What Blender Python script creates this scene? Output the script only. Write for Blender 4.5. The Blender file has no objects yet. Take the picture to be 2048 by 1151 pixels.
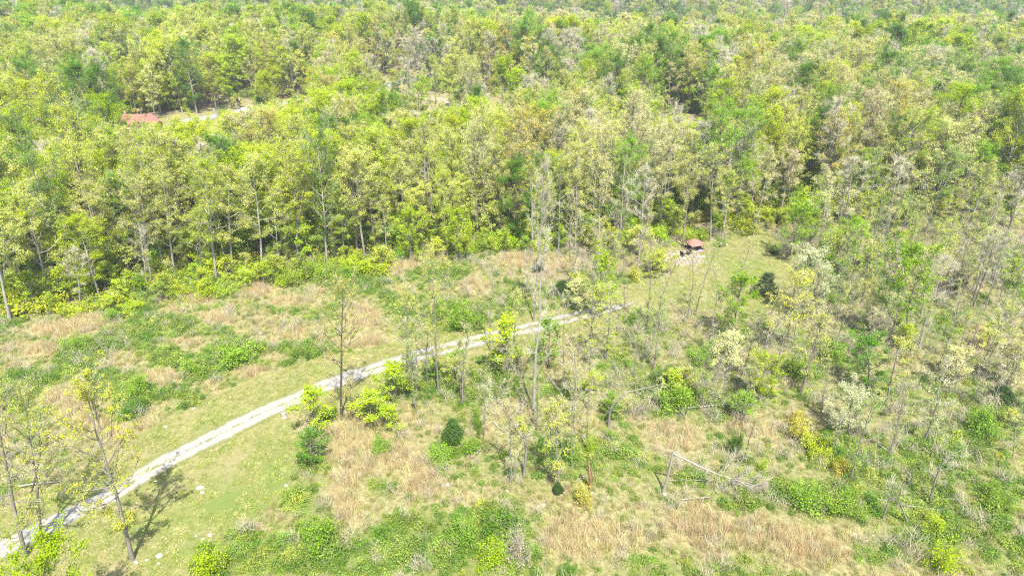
import bpy, math, random
import numpy as np
from mathutils import Vector, Matrix, Quaternion

SC = bpy.context.scene
COL = SC.collection
R_ = math.radians
PITCH, FPX, CAMH = R_(27.0), 1365.33, 55.0

# ------------------------------------------------------------------ camera, world, sun, exposure
cam_d = bpy.data.cameras.new('camera'); cam = bpy.data.objects.new('camera', cam_d); COL.objects.link(cam)
cam_d.sensor_width = 36; cam_d.lens = 24; cam_d.clip_start = 0.5; cam_d.clip_end = 6000
cam.location = (0, 0, CAMH); cam.rotation_euler = (R_(90) - PITCH, 0, 0)
SC.camera = cam
SUN_EL, SUN_AZ = R_(60), R_(15)            # light travels to the north, 15 degrees towards the west
w = bpy.data.worlds.new('World'); SC.world = w; w.use_nodes = True
nt = w.node_tree; nt.nodes.clear()
sky = nt.nodes.new('ShaderNodeTexSky'); sky.sky_type = 'NISHITA'; sky.sun_disc = False
sky.sun_elevation = SUN_EL; sky.sun_rotation = R_(180) - SUN_AZ; sky.air_density = 1.2; sky.dust_density = 1.5
bg = nt.nodes.new('ShaderNodeBackground'); bg.inputs[1].default_value = 0.13
wo = nt.nodes.new('ShaderNodeOutputWorld')
nt.links.new(sky.outputs[0], bg.inputs[0]); nt.links.new(bg.outputs[0], wo.inputs[0])
sl = bpy.data.lights.new('sun', 'SUN'); sl.energy = 4.6; sl.angle = R_(0.5); sl.color = (1, 0.96, 0.87)
sun = bpy.data.objects.new('sun', sl); COL.objects.link(sun)
sd = Vector((-math.sin(SUN_AZ) * math.cos(SUN_EL), math.cos(SUN_AZ) * math.cos(SUN_EL), -math.sin(SUN_EL)))
sun.rotation_euler = sd.to_track_quat('-Z', 'Y').to_euler(); sun.location = (40, -80, 200)
vs = SC.view_settings; vs.view_transform = 'Standard'; vs.look = 'None'; vs.gamma = 1; vs.use_curve_mapping = False
vs.exposure = 1.65
SC.render.engine = 'CYCLES'
SC.cycles.max_bounces = 6; SC.cycles.diffuse_bounces = 3; SC.cycles.transmission_bounces = 3
SC.cycles.glossy_bounces = 1; SC.cycles.volume_bounces = 0; SC.cycles.caustics_reflective = False
SC.cycles.use_denoising = False; SC.cycles.filter_width = 1.2
HAZE = 0.0002

# ------------------------------------------------------------------ terrain and projection
def sm(a, b, x):
    t = np.clip((np.asarray(x, float) - a) / (b - a), 0, 1); return t * t * (3 - 2 * t)
def terr(x, y):
    x = np.asarray(x, float); y = np.asarray(y, float)
    z = 0.45 * np.sin(x / 21 + 1 + y / 60) + 0.35 * np.sin(y / 17 + 2 + x / 50)
    wf = sm(125, 210, y)
    z = z + wf * (2.6 * np.sin(x / 63 + 0.6 + y / 170) * np.sin(y / 47 + 0.8) + 1.6 * np.sin(x / 31 + y / 37))
    yy = y + 0.10 * x + 18 * np.sin(x / 90 + 1)
    z = z - 22 * sm(360, 470, yy) + 100 * sm(520, 1000, yy) + 60 * sm(1000, 2400, yy)
    return z
CF = np.array([0, math.cos(PITCH), -math.sin(PITCH)]); CU = np.array([0, math.sin(PITCH), math.cos(PITCH)])
def ray(px, py):
    return CF + np.array([1, 0, 0]) * (px - 1024) / FPX + CU * (575.5 - py) / FPX
def at(px, py):
    """ground point seen at a pixel of the 2048 wide photograph"""
    d = ray(px, py); z = 0.0
    for _ in range(12):
        t = (z - CAMH) / d[2]; p = d * t; z = float(terr(p[0], p[1]))
    return np.array([p[0], p[1], z])
def on_plane(px, py, Y):
    d = ray(px, py); t = Y / d[1]; return np.array([d[0] * t, Y, CAMH + d[2] * t])
def proj(x, y, z):
    x = np.asarray(x, float); y = np.asarray(y, float); z = np.asarray(z, float) - CAMH
    dep = y * CF[1] + z * CF[2]; dep = np.where(dep < 1, 1, dep)
    return 1024 + FPX * x / dep, 575.5 - FPX * (y * CU[1] + z * CU[2]) / dep, dep
def hsh(ix, iy, s):
    h = (ix.astype(np.int64) * 374761393 + iy.astype(np.int64) * 668265263 + s * 974711) & 0x7fffffff
    h = ((h ^ (h >> 13)) * 1274126177) & 0x7fffffff
    return ((h ^ (h >> 16)) & 0xffff) / 65535.0
def vn(x, y, s=0):
    x = np.asarray(x, float); y = np.asarray(y, float)
    ix, iy = np.floor(x), np.floor(y); fx, fy = x - ix, y - iy
    fx, fy = fx * fx * (3 - 2 * fx), fy * fy * (3 - 2 * fy)
    a, b, c, d = hsh(ix, iy, s), hsh(ix + 1, iy, s), hsh(ix, iy + 1, s), hsh(ix + 1, iy + 1, s)
    return (a * (1 - fx) + b * fx) * (1 - fy) + (c * (1 - fx) + d * fx) * fy
def fbm(x, y, sc, s=0):
    return 0.55 * vn(x / sc, y / sc, s) + 0.28 * vn(x / sc * 2.1 + 7, y / sc * 2.1, s + 1) + 0.17 * vn(x / sc * 4.3, y / sc * 4.3 + 3, s + 2)

# ------------------------------------------------------------------ materials
def mat(name):
    m = bpy.data.materials.new(name); m.use_nodes = True; m.node_tree.nodes.clear(); return m, m.node_tree
def N(t, kind, **k):
    n = t.nodes.new(kind)
    for a, b in k.items(): setattr(n, a, b)
    return n
def mixc(t, f, a, b, mode='MIX'):
    n = t.nodes.new('ShaderNodeMix'); n.data_type = 'RGBA'; n.blend_type = mode
    for i, v in ((0, f), (6, a), (7, b)):
        if hasattr(v, 'links'): t.links.new(v, n.inputs[i])
        elif isinstance(v, (int, float)): n.inputs[i].default_value = v
        else: n.inputs[i].default_value = (*v, 1)
    return n.outputs[2]
def noise(t, scale, detail=4, vec=None, rough=0.6):
    n = t.nodes.new('ShaderNodeTexNoise'); n.inputs['Scale'].default_value = scale; n.inputs['Detail'].default_value = detail
    n.inputs['Roughness'].default_value = rough
    if vec is not None: t.links.new(vec, n.inputs['Vector'])
    return n.outputs[0]
def ramp(t, fac, a, b):
    n = t.nodes.new('ShaderNodeMapRange'); n.inputs[1].default_value = a; n.inputs[2].default_value = b
    t.links.new(fac, n.inputs[0]); return n.outputs[0]
def pos(t):
    return t.nodes.new('ShaderNodeNewGeometry').outputs['Position']
def finish(t, color, rough=0.9, bump=None, bstr=0.5, bdist=0.05, trans=0.0):
    d = N(t, 'ShaderNodeBsdfPrincipled'); d.inputs['Roughness'].default_value = rough; d.inputs['Specular IOR Level'].default_value = 0.15
    if hasattr(color, 'links'): t.links.new(color, d.inputs['Base Color'])
    else: d.inputs['Base Color'].default_value = (*color, 1)
    if bump is not None:
        b = N(t, 'ShaderNodeBump'); b.inputs['Strength'].default_value = bstr; b.inputs['Distance'].default_value = bdist
        t.links.new(bump, b.inputs['Height']); t.links.new(b.outputs[0], d.inputs['Normal'])
    o = N(t, 'ShaderNodeOutputMaterial'); t.links.new(d.outputs[0], o.inputs[0])
def plain(name, c, rough=0.8, var=0.25, scale=3.0, metal=0):
    m, t = mat(name); p = N(t, 'ShaderNodeTexCoord').outputs['Object']
    n = noise(t, scale, 5, p)
    f = ramp(t, n, 0.3, 0.7)
    finish(t, mixc(t, f, tuple(v * (1 - var) for v in c), tuple(min(1, v * (1 + var)) for v in c)), rough, n, 0.3, 0.03)
    return m

def leaf_mat(name, src, trans=0.34):
    """src: 'object' colour of each tree, or the 'tint' an instance carries"""
    m, t = mat(name)
    if src == 'object': base = N(t, 'ShaderNodeObjectInfo').outputs['Color']
    else:
        a = N(t, 'ShaderNodeAttribute'); a.attribute_type = 'INSTANCER'; a.attribute_name = 'tint'; base = a.outputs['Color']
    v = N(t, 'ShaderNodeAttribute'); v.attribute_name = 'v'
    dark = mixc(t, 1.0, base, (0.68, 0.73, 0.58), 'MULTIPLY')
    light = mixc(t, 1.0, base, (1.30, 1.24, 1.15), 'MULTIPLY')
    c = mixc(t, v.outputs['Fac'], dark, light)
    df = N(t, 'ShaderNodeBsdfDiffuse'); tr = N(t, 'ShaderNodeBsdfTranslucent')
    t.links.new(c, df.inputs[0]); t.links.new(c, tr.inputs[0])
    mx = N(t, 'ShaderNodeMixShader'); mx.inputs[0].default_value = trans
    t.links.new(df.outputs[0], mx.inputs[1]); t.links.new(tr.outputs[0], mx.inputs[2])
    o = N(t, 'ShaderNodeOutputMaterial'); t.links.new(mx.outputs[0], o.inputs[0])
    return m
M = {}
M['leaf'] = leaf_mat('leaf', 'object'); M['leafi'] = leaf_mat('leaf_instance', 'inst')
def bark_mat(name, c, spot=(0.33, 0.31, 0.27)):
    m, t = mat(name); p = N(t, 'ShaderNodeTexCoord').outputs['Object']
    mp = N(t, 'ShaderNodeMapping'); mp.inputs['Scale'].default_value = (2.2, 2.2, 0.5); t.links.new(p, mp.inputs[0])
    n = noise(t, 2.0, 6, mp.outputs[0], 0.7); n2 = noise(t, 0.7, 3, p)
    a = mixc(t, ramp(t, n, 0.35, 0.7), tuple(v * 0.62 for v in c), c)
    finish(t, mixc(t, ramp(t, n2, 0.55, 0.72), a, spot), 0.95, n, 0.6, 0.04)
    return m
M['bark'] = bark_mat('grey_bark', (0.20, 0.18, 0.145))
M['bark_dark'] = bark_mat('dark_bark', (0.085, 0.072, 0.055), (0.15, 0.135, 0.11))
M['bark_pale'] = bark_mat('pale_bark', (0.28, 0.26, 0.22), (0.38, 0.36, 0.31))
M['bark_orange'] = bark_mat('rotten_orange_bark', (0.24, 0.145, 0.07), (0.30, 0.23, 0.14))
M['twig'] = plain('twig_wood', (0.31, 0.27, 0.20), 0.95)
M['twig_pale'] = plain('pale_twig_wood', (0.38, 0.35, 0.25), 0.95)
M['rock'] = plain('limestone', (0.36, 0.33, 0.28), 0.9, 0.15, 2)

def ground_mat():
    m, t = mat('ground_soil_and_herbs'); p = pos(t)
    a = N(t, 'ShaderNodeAttribute'); a.attribute_name = 'zone'
    s = N(t, 'ShaderNodeSeparateColor'); t.links.new(a.outputs['Color'], s.inputs[0])
    n1 = noise(t, 2.2, 8, p, 0.72); n2 = noise(t, 0.35, 5, p); n3 = noise(t, 7, 4, p, 0.7)
    litter = mixc(t, ramp(t, n1, 0.35, 0.68), (0.10, 0.085, 0.042), (0.27, 0.225, 0.125))
    tan = mixc(t, ramp(t, n1, 0.33, 0.66), (0.12, 0.105, 0.04), (0.27, 0.235, 0.115))
    grn = mixc(t, ramp(t, n1, 0.3, 0.7), (0.055, 0.08, 0.018), (0.15, 0.175, 0.045))
    c = mixc(t, s.outputs[0], litter, tan)
    g = N(t, 'ShaderNodeMath', operation='ADD'); t.links.new(s.outputs[1], g.inputs[0])
    g2 = N(t, 'ShaderNodeMath', operation='MULTIPLY_ADD'); t.links.new(n3, g2.inputs[0]); g2.inputs[1].default_value = 1.2; g2.inputs[2].default_value = -0.6
    t.links.new(g2.outputs[0], g.inputs[1])
    c = mixc(t, ramp(t, g.outputs[0], 0.25, 0.8), c, grn)
    finish(t, c, 1.0, n1, 0.9, 0.15)
    return m
M['ground'] = ground_mat()
def lawn_mat():
    m, t = mat('mown_grass'); p = pos(t)
    n1 = noise(t, 0.16, 5, p, 0.6); n2 = noise(t, 1.3, 8, p, 0.75); n3 = noise(t, 9, 5, p, 0.8)
    g = mixc(t, ramp(t, n2, 0.3, 0.7), (0.075, 0.09, 0.022), (0.185, 0.19, 0.06))
    dry = mixc(t, ramp(t, n3, 0.3, 0.7), (0.12, 0.10, 0.042), (0.26, 0.22, 0.11))
    f = N(t, 'ShaderNodeMath', operation='MULTIPLY_ADD'); t.links.new(n2, f.inputs[0]); f.inputs[1].default_value = 1.1
    t.links.new(n1, f.inputs[2])
    c = mixc(t, ramp(t, f.outputs[0], 0.88, 1.25), g, dry)
    lush = mixc(t, ramp(t, n3, 0.3, 0.7), (0.06, 0.085, 0.018), (0.14, 0.175, 0.04))
    a = N(t, 'ShaderNodeAttribute'); a.attribute_name = 'lush'
    c = mixc(t, a.outputs['Fac'], c, lush)
    finish(t, c, 1.0, n3, 0.8, 0.06)
    return m
M['lawn'] = lawn_mat()
def gravel_mat():
    m, t = mat('gravel_two_track'); uv = N(t, 'ShaderNodeUVMap'); uv.uv_map = 'UVMap'
    s = N(t, 'ShaderNodeSeparateXYZ'); t.links.new(uv.outputs[0], s.inputs[0])
    p = pos(t); n = noise(t, 1.1, 8, p, 0.75); n2 = noise(t, 12, 4, p, 0.8); n3 = noise(t, 0.25, 3, p)
    # s.x: -1..1 across, s.y: how grassy the middle is
    ax = N(t, 'ShaderNodeMath', operation='ABSOLUTE'); t.links.new(s.outputs[0], ax.inputs[0])
    mid = N(t, 'ShaderNodeMath', operation='SUBTRACT'); mid.inputs[0].default_value = 0.30; t.links.new(ax.outputs[0], mid.inputs[1])
    m2 = N(t, 'ShaderNodeMath', operation='MULTIPLY_ADD'); t.links.new(s.outputs[1], m2.inputs[0]); m2.inputs[1].default_value = 0.32
    t.links.new(mid.outputs[0], m2.inputs[2])
    m3 = N(t, 'ShaderNodeMath', operation='MULTIPLY_ADD'); t.links.new(n, m3.inputs[0]); m3.inputs[1].default_value = 1.8; t.links.new(m2.outputs[0], m3.inputs[2])
    midf = ramp(t, m3.outputs[0], 1.24, 1.36)
    ed = N(t, 'ShaderNodeMath', operation='MULTIPLY_ADD'); t.links.new(n, ed.inputs[0]); ed.inputs[1].default_value = 0.9; t.links.new(ax.outputs[0], ed.inputs[2])
    edf = ramp(t, ed.outputs[0], 1.08, 1.28)
    gravel = mixc(t, ramp(t, n2, 0.3, 0.7), (0.11, 0.105, 0.095), (0.29, 0.28, 0.26))
    gravel = mixc(t, ramp(t, n3, 0.4, 0.7), gravel, (0.27, 0.235, 0.18))
    grass = mixc(t, ramp(t, n2, 0.3, 0.7), (0.09, 0.10, 0.03), (0.17, 0.16, 0.065))
    c = mixc(t, midf, gravel, grass); c = mixc(t, edf, c, grass)
    finish(t, c, 1.0, n2, 0.7, 0.04)
    return m
M['gravel'] = gravel_mat()
M['asphalt'] = plain('pale_worn_asphalt', (0.19, 0.185, 0.18), 0.9, 0.12, 0.5)
M['dirt'] = plain('pale_dirt', (0.24, 0.19, 0.14), 1, 0.15, 0.6)
M['concrete'] = plain('concrete', (0.30, 0.28, 0.25), 0.9, 0.1, 0.6)
M['red_roof'] = plain('weathered_red_metal_roof', (0.23, 0.105, 0.088), 0.75, 0.12, 0.8)
M['white_wall'] = plain('white_siding', (0.75, 0.74, 0.72), 0.7, 0.05)
M['glass'] = plain('dark_window_glass', (0.03, 0.035, 0.04), 0.1, 0.1)
M['brick'] = plain('brick_wall', (0.34, 0.17, 0.12), 0.9, 0.2)
M['brown_roof'] = plain('red_brown_fabric', (0.20, 0.115, 0.088), 0.8, 0.12, 1.0)
M['dark_wood'] = plain('dark_brown_post', (0.07, 0.045, 0.035), 0.7)
M['black'] = plain('black_plastic', (0.02, 0.022, 0.025), 0.4)
M['patio'] = plain('flagstone', (0.22, 0.18, 0.145), 0.9, 0.2, 1.4)
M['paver'] = plain('reddish_paver', (0.19, 0.11, 0.085), 0.9, 0.2)
M['white_paint'] = plain('white_car_paint', (0.75, 0.76, 0.77), 0.3, 0.02)
M['dark_paint'] = plain('dark_car_paint', (0.03, 0.035, 0.045), 0.3, 0.05)
M['rubber'] = plain('tyre_rubber', (0.02, 0.02, 0.02), 0.9)
M['straw'] = None
def straw_mat():
    m, t = mat('dry_broomsedge')
    a = N(t, 'ShaderNodeAttribute'); a.attribute_type = 'INSTANCER'; a.attribute_name = 'tint'
    v = N(t, 'ShaderNodeAttribute'); v.attribute_name = 'v'
    c = mixc(t, v.outputs['Fac'], mixc(t, 1.0, a.outputs['Color'], (0.7, 0.68, 0.62), 'MULTIPLY'), mixc(t, 1.0, a.outputs['Color'], (1.2, 1.2, 1.2), 'MULTIPLY'))
    df = N(t, 'ShaderNodeBsdfDiffuse'); tr = N(t, 'ShaderNodeBsdfTranslucent')
    t.links.new(c, df.inputs[0]); t.links.new(c, tr.inputs[0])
    mx = N(t, 'ShaderNodeMixShader'); mx.inputs[0].default_value = 0.3
    t.links.new(df.outputs[0], mx.inputs[1]); t.links.new(tr.outputs[0], mx.inputs[2])
    o = N(t, 'ShaderNodeOutputMaterial'); t.links.new(mx.outputs[0], o.inputs[0]); return m
M['straw'] = straw_mat()

# ------------------------------------------------------------------ mesh helpers
def mk(name, V, F, mats, mi=None, v=None, smooth=False):
    """V (n,3), F (m,4) quads"""
    V = np.asarray(V, np.float32); F = np.asarray(F, np.int32)
    me = bpy.data.meshes.new(name); me.vertices.add(len(V)); me.vertices.foreach_set('co', V.ravel())
    me.loops.add(F.size); me.loops.foreach_set('vertex_index', F.ravel())
    me.polygons.add(len(F)); me.polygons.foreach_set('loop_start', np.arange(0, F.size, F.shape[1], dtype=np.int32))
    for m in mats: me.materials.append(m)
    if mi is not None: me.polygons.foreach_set('material_index', np.asarray(mi, np.int32))
    if smooth: me.polygons.foreach_set('use_smooth', np.ones(len(F), bool))
    me.update(calc_edges=True)
    if v is not None:
        at_ = me.attributes.new('v', 'FLOAT', 'FACE'); at_.data.foreach_set('value', np.asarray(v, np.float32))
    return me
def tube(P, r, k):
    P = np.asarray(P, float); n = len(P); r = np.asarray(r, float)
    T = np.gradient(P, axis=0); T /= np.linalg.norm(T, axis=1)[:, None] + 1e-9
    ref = np.array([0.13, 0.99, 0.05]) if abs(T[0, 1]) < 0.8 else np.array([1, 0.1, 0])
    A = np.cross(T, ref); A /= np.linalg.norm(A, axis=1)[:, None] + 1e-9; B = np.cross(T, A)
    th = np.arange(k) / k * 2 * np.pi
    V = P[:, None] + r[:, None, None] * (np.cos(th)[None, :, None] * A[:, None] + np.sin(th)[None, :, None] * B[:, None])
    i = np.arange(n - 1)[:, None] * k; j = np.arange(k)[None]; j2 = (j + 1) % k
    F = np.stack([i + j, i + j2, i + k + j2, i + k + j], -1).reshape(-1, 4)
    return V.reshape(-1, 3), F
class Geo:
    def __init__(s): s.V = []; s.F = []; s.n = 0; s.mi = []; s.v = []
    def add(s, V, F, mi=0, v=0.5):
        s.V.append(V); s.F.append(np.asarray(F) + s.n); s.n += len(V)
        s.mi.append(np.full(len(F), mi)); s.v.append(np.full(len(F), v) if np.isscalar(v) else v)
    def tube(s, P, r, k=5, mi=0): V, F = tube(P, r, k); s.add(V, F, mi)
    def box(s, c, d, mi=0, rz=0):
        c = np.array(c, float); d = np.array(d, float) / 2
        V = np.array([[x, y, z] for z in (-1, 1) for y in (-1, 1) for x in (-1, 1)]) * d
        ca, sa = math.cos(rz), math.sin(rz); V = np.stack([V[:, 0] * ca - V[:, 1] * sa, V[:, 0] * sa + V[:, 1] * ca, V[:, 2]], 1) + c
        s.add(V, [[0, 2, 3, 1], [4, 5, 7, 6], [0, 1, 5, 4], [2, 6, 7, 3], [0, 4, 6, 2], [1, 3, 7, 5]], mi)
    def quads(s, Q, mi=0, v=0.5):
        Q = np.asarray(Q, float); s.add(Q.reshape(-1, 3), np.arange(len(Q) * 4).reshape(-1, 4), mi, v)
    def mesh(s, name, mats, smooth=False):
        return mk(name, np.concatenate(s.V), np.concatenate(s.F), mats, np.concatenate(s.mi), np.concatenate(s.v), smooth)
def nrm(a): return a / (np.linalg.norm(a, axis=-1, keepdims=True) + 1e-9)
def leaves(rng, C, size, up=0.5, asp=0.62):
    n = len(C); nn = nrm(rng.normal(size=(n, 3)) * .75 + [0, 0, up + .5]); t = nrm(np.cross(nn, rng.normal(size=(n, 3)))); b = np.cross(nn, t)
    s = size * np.exp(rng.normal(size=(n, 1)) * 0.3) * 0.5
    return np.stack([C - t * s, C - b * s * asp, C + t * s, C + b * s * asp], 1)
def slivers(rng, P, D, L, wd):
    n = len(P); side = nrm(np.cross(D, rng.normal(size=(n, 3)))); L = np.asarray(L).reshape(-1, 1)
    return np.stack([P - side * wd / 2, P + side * wd / 2, P + D * L + side * wd * 0.15, P + D * L - side * wd * 0.15], 1)

def grow(rng, TP, TR, cb, R, nl, nsub=5, leaf_n=3000, leaf_s=0.25, cl_r=0.4, ncl=None, twig_n=600, twig_l=0.7, twig_w=0.03,
         shape='oval', asc=1.0, k=7, spread=1.0, dead=0, mats=None, inner=0.3, up=0.5):
    """a woody plant along the trunk path TP: returns (wood mesh, crown mesh)"""
    TP = np.asarray(TP, float); TR = np.asarray(TR, float)
    W = Geo(); W.tube(TP, TR, k)
    seg = np.linalg.norm(np.diff(TP, axis=0), axis=1); cum = np.concatenate([[0], np.cumsum(seg)]); H = cum[-1]
    def on(t):
        s = t * H; return np.array([np.interp(s, cum, TP[:, i]) for i in range(3)]), np.interp(s, cum, TR)
    def tang(t): return nrm(on(min(1, t + 0.02))[0] - on(max(0, t - 0.02))[0])
    tips = []; segs = []
    az = rng.uniform(0, 6.28)
    ts = cb + (1 - cb) * (np.arange(nl) + rng.uniform(0, 0.8, nl)) / nl
    ts = np.concatenate([ts, rng.uniform(cb * 0.45, cb, dead)])
    for i, t in enumerate(ts):
        t = min(t, 0.985); p, r = on(t); az += 2.4 + rng.normal() * 0.5
        u = (t - cb) / (1 - cb)
        if i >= nl: env = R * 0.3; u = 0.1
        elif shape == 'oval': env = R * max(0.22, math.sin(math.pi * min(1, 0.2 + 0.78 * u)) ** 0.75)
        elif shape == 'vase': env = R * (0.6 + 0.5 * u) * (1.15 - u ** 4)
        elif shape == 'cone': env = R * (1.02 - u) ** 0.8 + 0.05
        else: env = R
        L = env * rng.uniform(0.7, 1.25) * 1.15
        el = R_((12 + 48 * u) * asc + rng.normal() * 8) if shape != 'cone' else R_(5 + 25 * u)
        T = tang(t); side = nrm(np.cross(T, [math.sin(az), math.cos(az), 0.1])); D = nrm(side * math.cos(el) + T * math.sin(el))
        m = 6; s = np.linspace(0, 1, m)[:, None]
        P = p + D * L * s + np.array([0, 0, 1]) * (0.22 * L * asc * s ** 1.8) + np.cumsum(rng.normal(size=(m, 3)) * L * 0.035, 0) * (s > 0)
        rr = min(r * 0.55, 0.022 * L + 0.012); W.tube(P, rr * (1 - 0.85 * s[:, 0]) + 0.006, 4)
        for j in range(nsub):
            q = rng.uniform(inner, 1.0); a = q * (m - 1); i0 = min(int(a), m - 2); p2 = P[i0] + (P[i0 + 1] - P[i0]) * (a - i0)
            d2 = nrm(nrm(P[i0 + 1] - P[i0]) + rng.normal(size=3) * 0.65 * spread + [0, 0, 0.25 * asc]); L2 = L * rng.uniform(0.2, 0.42) + 0.25
            P2 = np.stack([p2, p2 + d2 * L2 * 0.5 + rng.normal(size=3) * 0.04 * L2, p2 + d2 * L2 + np.array([0, 0, 0.1 * L2])])
            W.tube(P2, np.array([rr * 0.4 + 0.006, rr * 0.22 + 0.005, 0.005]), 3)
            tips += [P2[1], P2[2]]; segs.append((P2[0], P2[2]))
        tips.append(P[-1]); segs.append((P[-2], P[-1]))
    tips.append(TP[-1]); tips = np.array(tips)
    S0 = np.array([a for a, b in segs]); S1 = np.array([b for a, b in segs])
    C = Geo()
    if twig_n:
        i = rng.integers(0, len(S0), twig_n); q = rng.uniform(0.1, 1, (twig_n, 1)); P = S0[i] * (1 - q) + S1[i] * q
        D = nrm(nrm(S1[i] - S0[i]) + rng.normal(size=(twig_n, 3)) * 0.6 + [0, 0, 0.2])
        C.quads(slivers(rng, P, D, twig_l * rng.uniform(0.4, 1.2, twig_n), twig_w), 1)
    if leaf_n:
        if ncl and ncl < len(tips): tips = tips[rng.choice(len(tips), ncl, replace=False)]
        i = rng.integers(0, len(tips), leaf_n); cs = cl_r * rng.uniform(0.5, 1.3, len(tips))[i][:, None]
        P = tips[i] + rng.normal(size=(leaf_n, 3)) * cs * [1, 1, 0.65] * 0.6
        vv = np.clip(0.5 + rng.normal(size=len(tips))[i] * 0.22 + rng.normal(size=leaf_n) * 0.2, 0, 1)
        C.quads(leaves(rng, P, leaf_s, up), 0, vv)
    return W, C
def trunk_path(rng, H, wob=0.02, n=9, lean=0.0):
    s = np.linspace(0, 1, n); P = np.zeros((n, 3)); P[:, 2] = s * H
    P[:, 0] = np.cumsum(rng.normal(size=n)) * wob * H * 0.35 * s; P[:, 1] = np.cumsum(rng.normal(size=n)) * wob * H * 0.35 * s
    P[:, :2] -= P[-1, :2] * s[:, None]; return P
def flare(n, r0, r1=0.02):
    s = np.linspace(0, 1, n); return r0 * (1 - s) ** 0.8 + r1 + r0 * 0.35 * np.exp(-s * 30)

# ------------------------------------------------------------------ object helpers
def tag(o, label=None, cat=None, group=None, kind=None):
    for k, v in (('label', label), ('category', cat), ('group', group), ('kind', kind)):
        if v: o[k] = v
    return o
def link(name, me, parent=None, loc=None):
    o = bpy.data.objects.new(name, me); COL.objects.link(o)
    if parent is not None: o.parent = parent
    if loc is not None: o.location = loc
    return o
def empty(name, loc=(0, 0, 0)):
    o = bpy.data.objects.new(name, None); COL.objects.link(o); o.location = loc; return o

# ------------------------------------------------------------------ zones of the photograph, laid out on the ground
def gpoly(pts): return np.array([at(*p)[:2] for p in pts])
def sdist(P, poly):
    """signed distance to polygon, negative inside; P (n,2)"""
    P = np.asarray(P, float); d = np.full(len(P), 1e9); inside = np.zeros(len(P), bool)
    for a, b in zip(poly, np.roll(poly, -1, 0)):
        ab = b - a; t = np.clip(((P - a) @ ab) / (ab @ ab + 1e-12), 0, 1)
        d = np.minimum(d, np.linalg.norm(P - a - t[:, None] * ab, axis=1))
        c = ((a[1] <= P[:, 1]) != (b[1] <= P[:, 1]))
        xx = a[0] + (P[:, 1] - a[1]) / (b[1] - a[1] + 1e-12) * ab[0]
        inside ^= c & (P[:, 0] < xx)
    return np.where(inside, -d, d)
def ldist(P, line):
    P = np.asarray(P, float); d = np.full(len(P), 1e9)
    for a, b in zip(line[:-1], line[1:]):
        ab = b - a; t = np.clip(((P - a) @ ab) / (ab @ ab + 1e-12), 0, 1); d = np.minimum(d, np.linalg.norm(P - a - t[:, None] * ab, axis=1))
    return d
LAWN = gpoly([(-180, 1240), (-120, 1090), (0, 1018), (60, 992), (120, 968), (180, 928), (243, 889), (295, 859), (347, 834), (400, 807), (469, 772), (521, 751), (573, 735),
    (643, 710), (680, 708), (767, 690), (819, 679), (923, 658), (1000, 640), (1080, 628), (1140, 612), (1200, 598), (1250, 570), (1310, 552),
    (1340, 600), (1290, 622), (1240, 628), (1200, 642), (1130, 668), (1060, 690), (1000, 704), (930, 718), (880, 730), (830, 742), (790, 760), (740, 785), (690, 806),
    (620, 812), (597, 840), (588, 880), (592, 920), (588, 948), (556, 994), (514, 1029), (470, 1062), (420, 1085), (385, 1110), (384, 1160), (340, 1240)])
CLEAR = gpoly([(1235, 612), (1250, 588), (1300, 556), (1330, 535), (1322, 505), (1350, 486), (1420, 483), (1480, 474), (1532, 470), (1566, 489), (1562, 502), (1572, 530), (1592, 556),
    (1580, 592), (1510, 622), (1440, 640), (1370, 622), (1300, 618), (1262, 630)])
HLAWN = gpoly([(355, 248), (385, 238), (410, 236), (470, 228), (492, 228), (482, 245), (455, 262), (440, 280), (380, 284), (352, 275)])
FOREST = gpoly([(-700, 760), (-300, 705), (0, 655), (70, 645), (167, 622), (243, 608), (313, 580), (441, 566), (521, 548), (643, 534), (742, 533), (819, 510), (993, 500), (1114, 492),
    (1210, 488), (1300, 468), (1370, 476), (1480, 466), (1540, 452), (1600, 440), (1700, 425), (1860, 420), (2048, 440), (2400, 470), (2800, 420), (2800, 60), (-700, 60)])
ROADL = gpoly([(-160, 1180), (-60, 1130), (0, 1100), (45, 1078), (104, 1046), (160, 1020), (222, 991), (313, 932), (417, 880), (521, 827), (626, 782), (687, 757), (767, 731), (847, 707),
    (923, 689), (993, 670), (1062, 655), (1132, 637), (1194, 623), (1235, 614), (1271, 604)])
BACKROAD = gpoly([(362, 243), (400, 238), (440, 231), (470, 226), (500, 221), (540, 212), (580, 206), (620, 200), (660, 193), (700, 186), (740, 178), (780, 168), (830, 158), (880, 150)])
LANE = gpoly([(700, 184), (760, 180), (820, 191), (870, 199), (920, 207), (970, 216), (1022, 224), (1100, 232), (1200, 238), (1300, 241), (1380, 243), (1480, 250)])
DRIVE = gpoly([(388, 280), (410, 273), (445, 269), (470, 262)])

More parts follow.
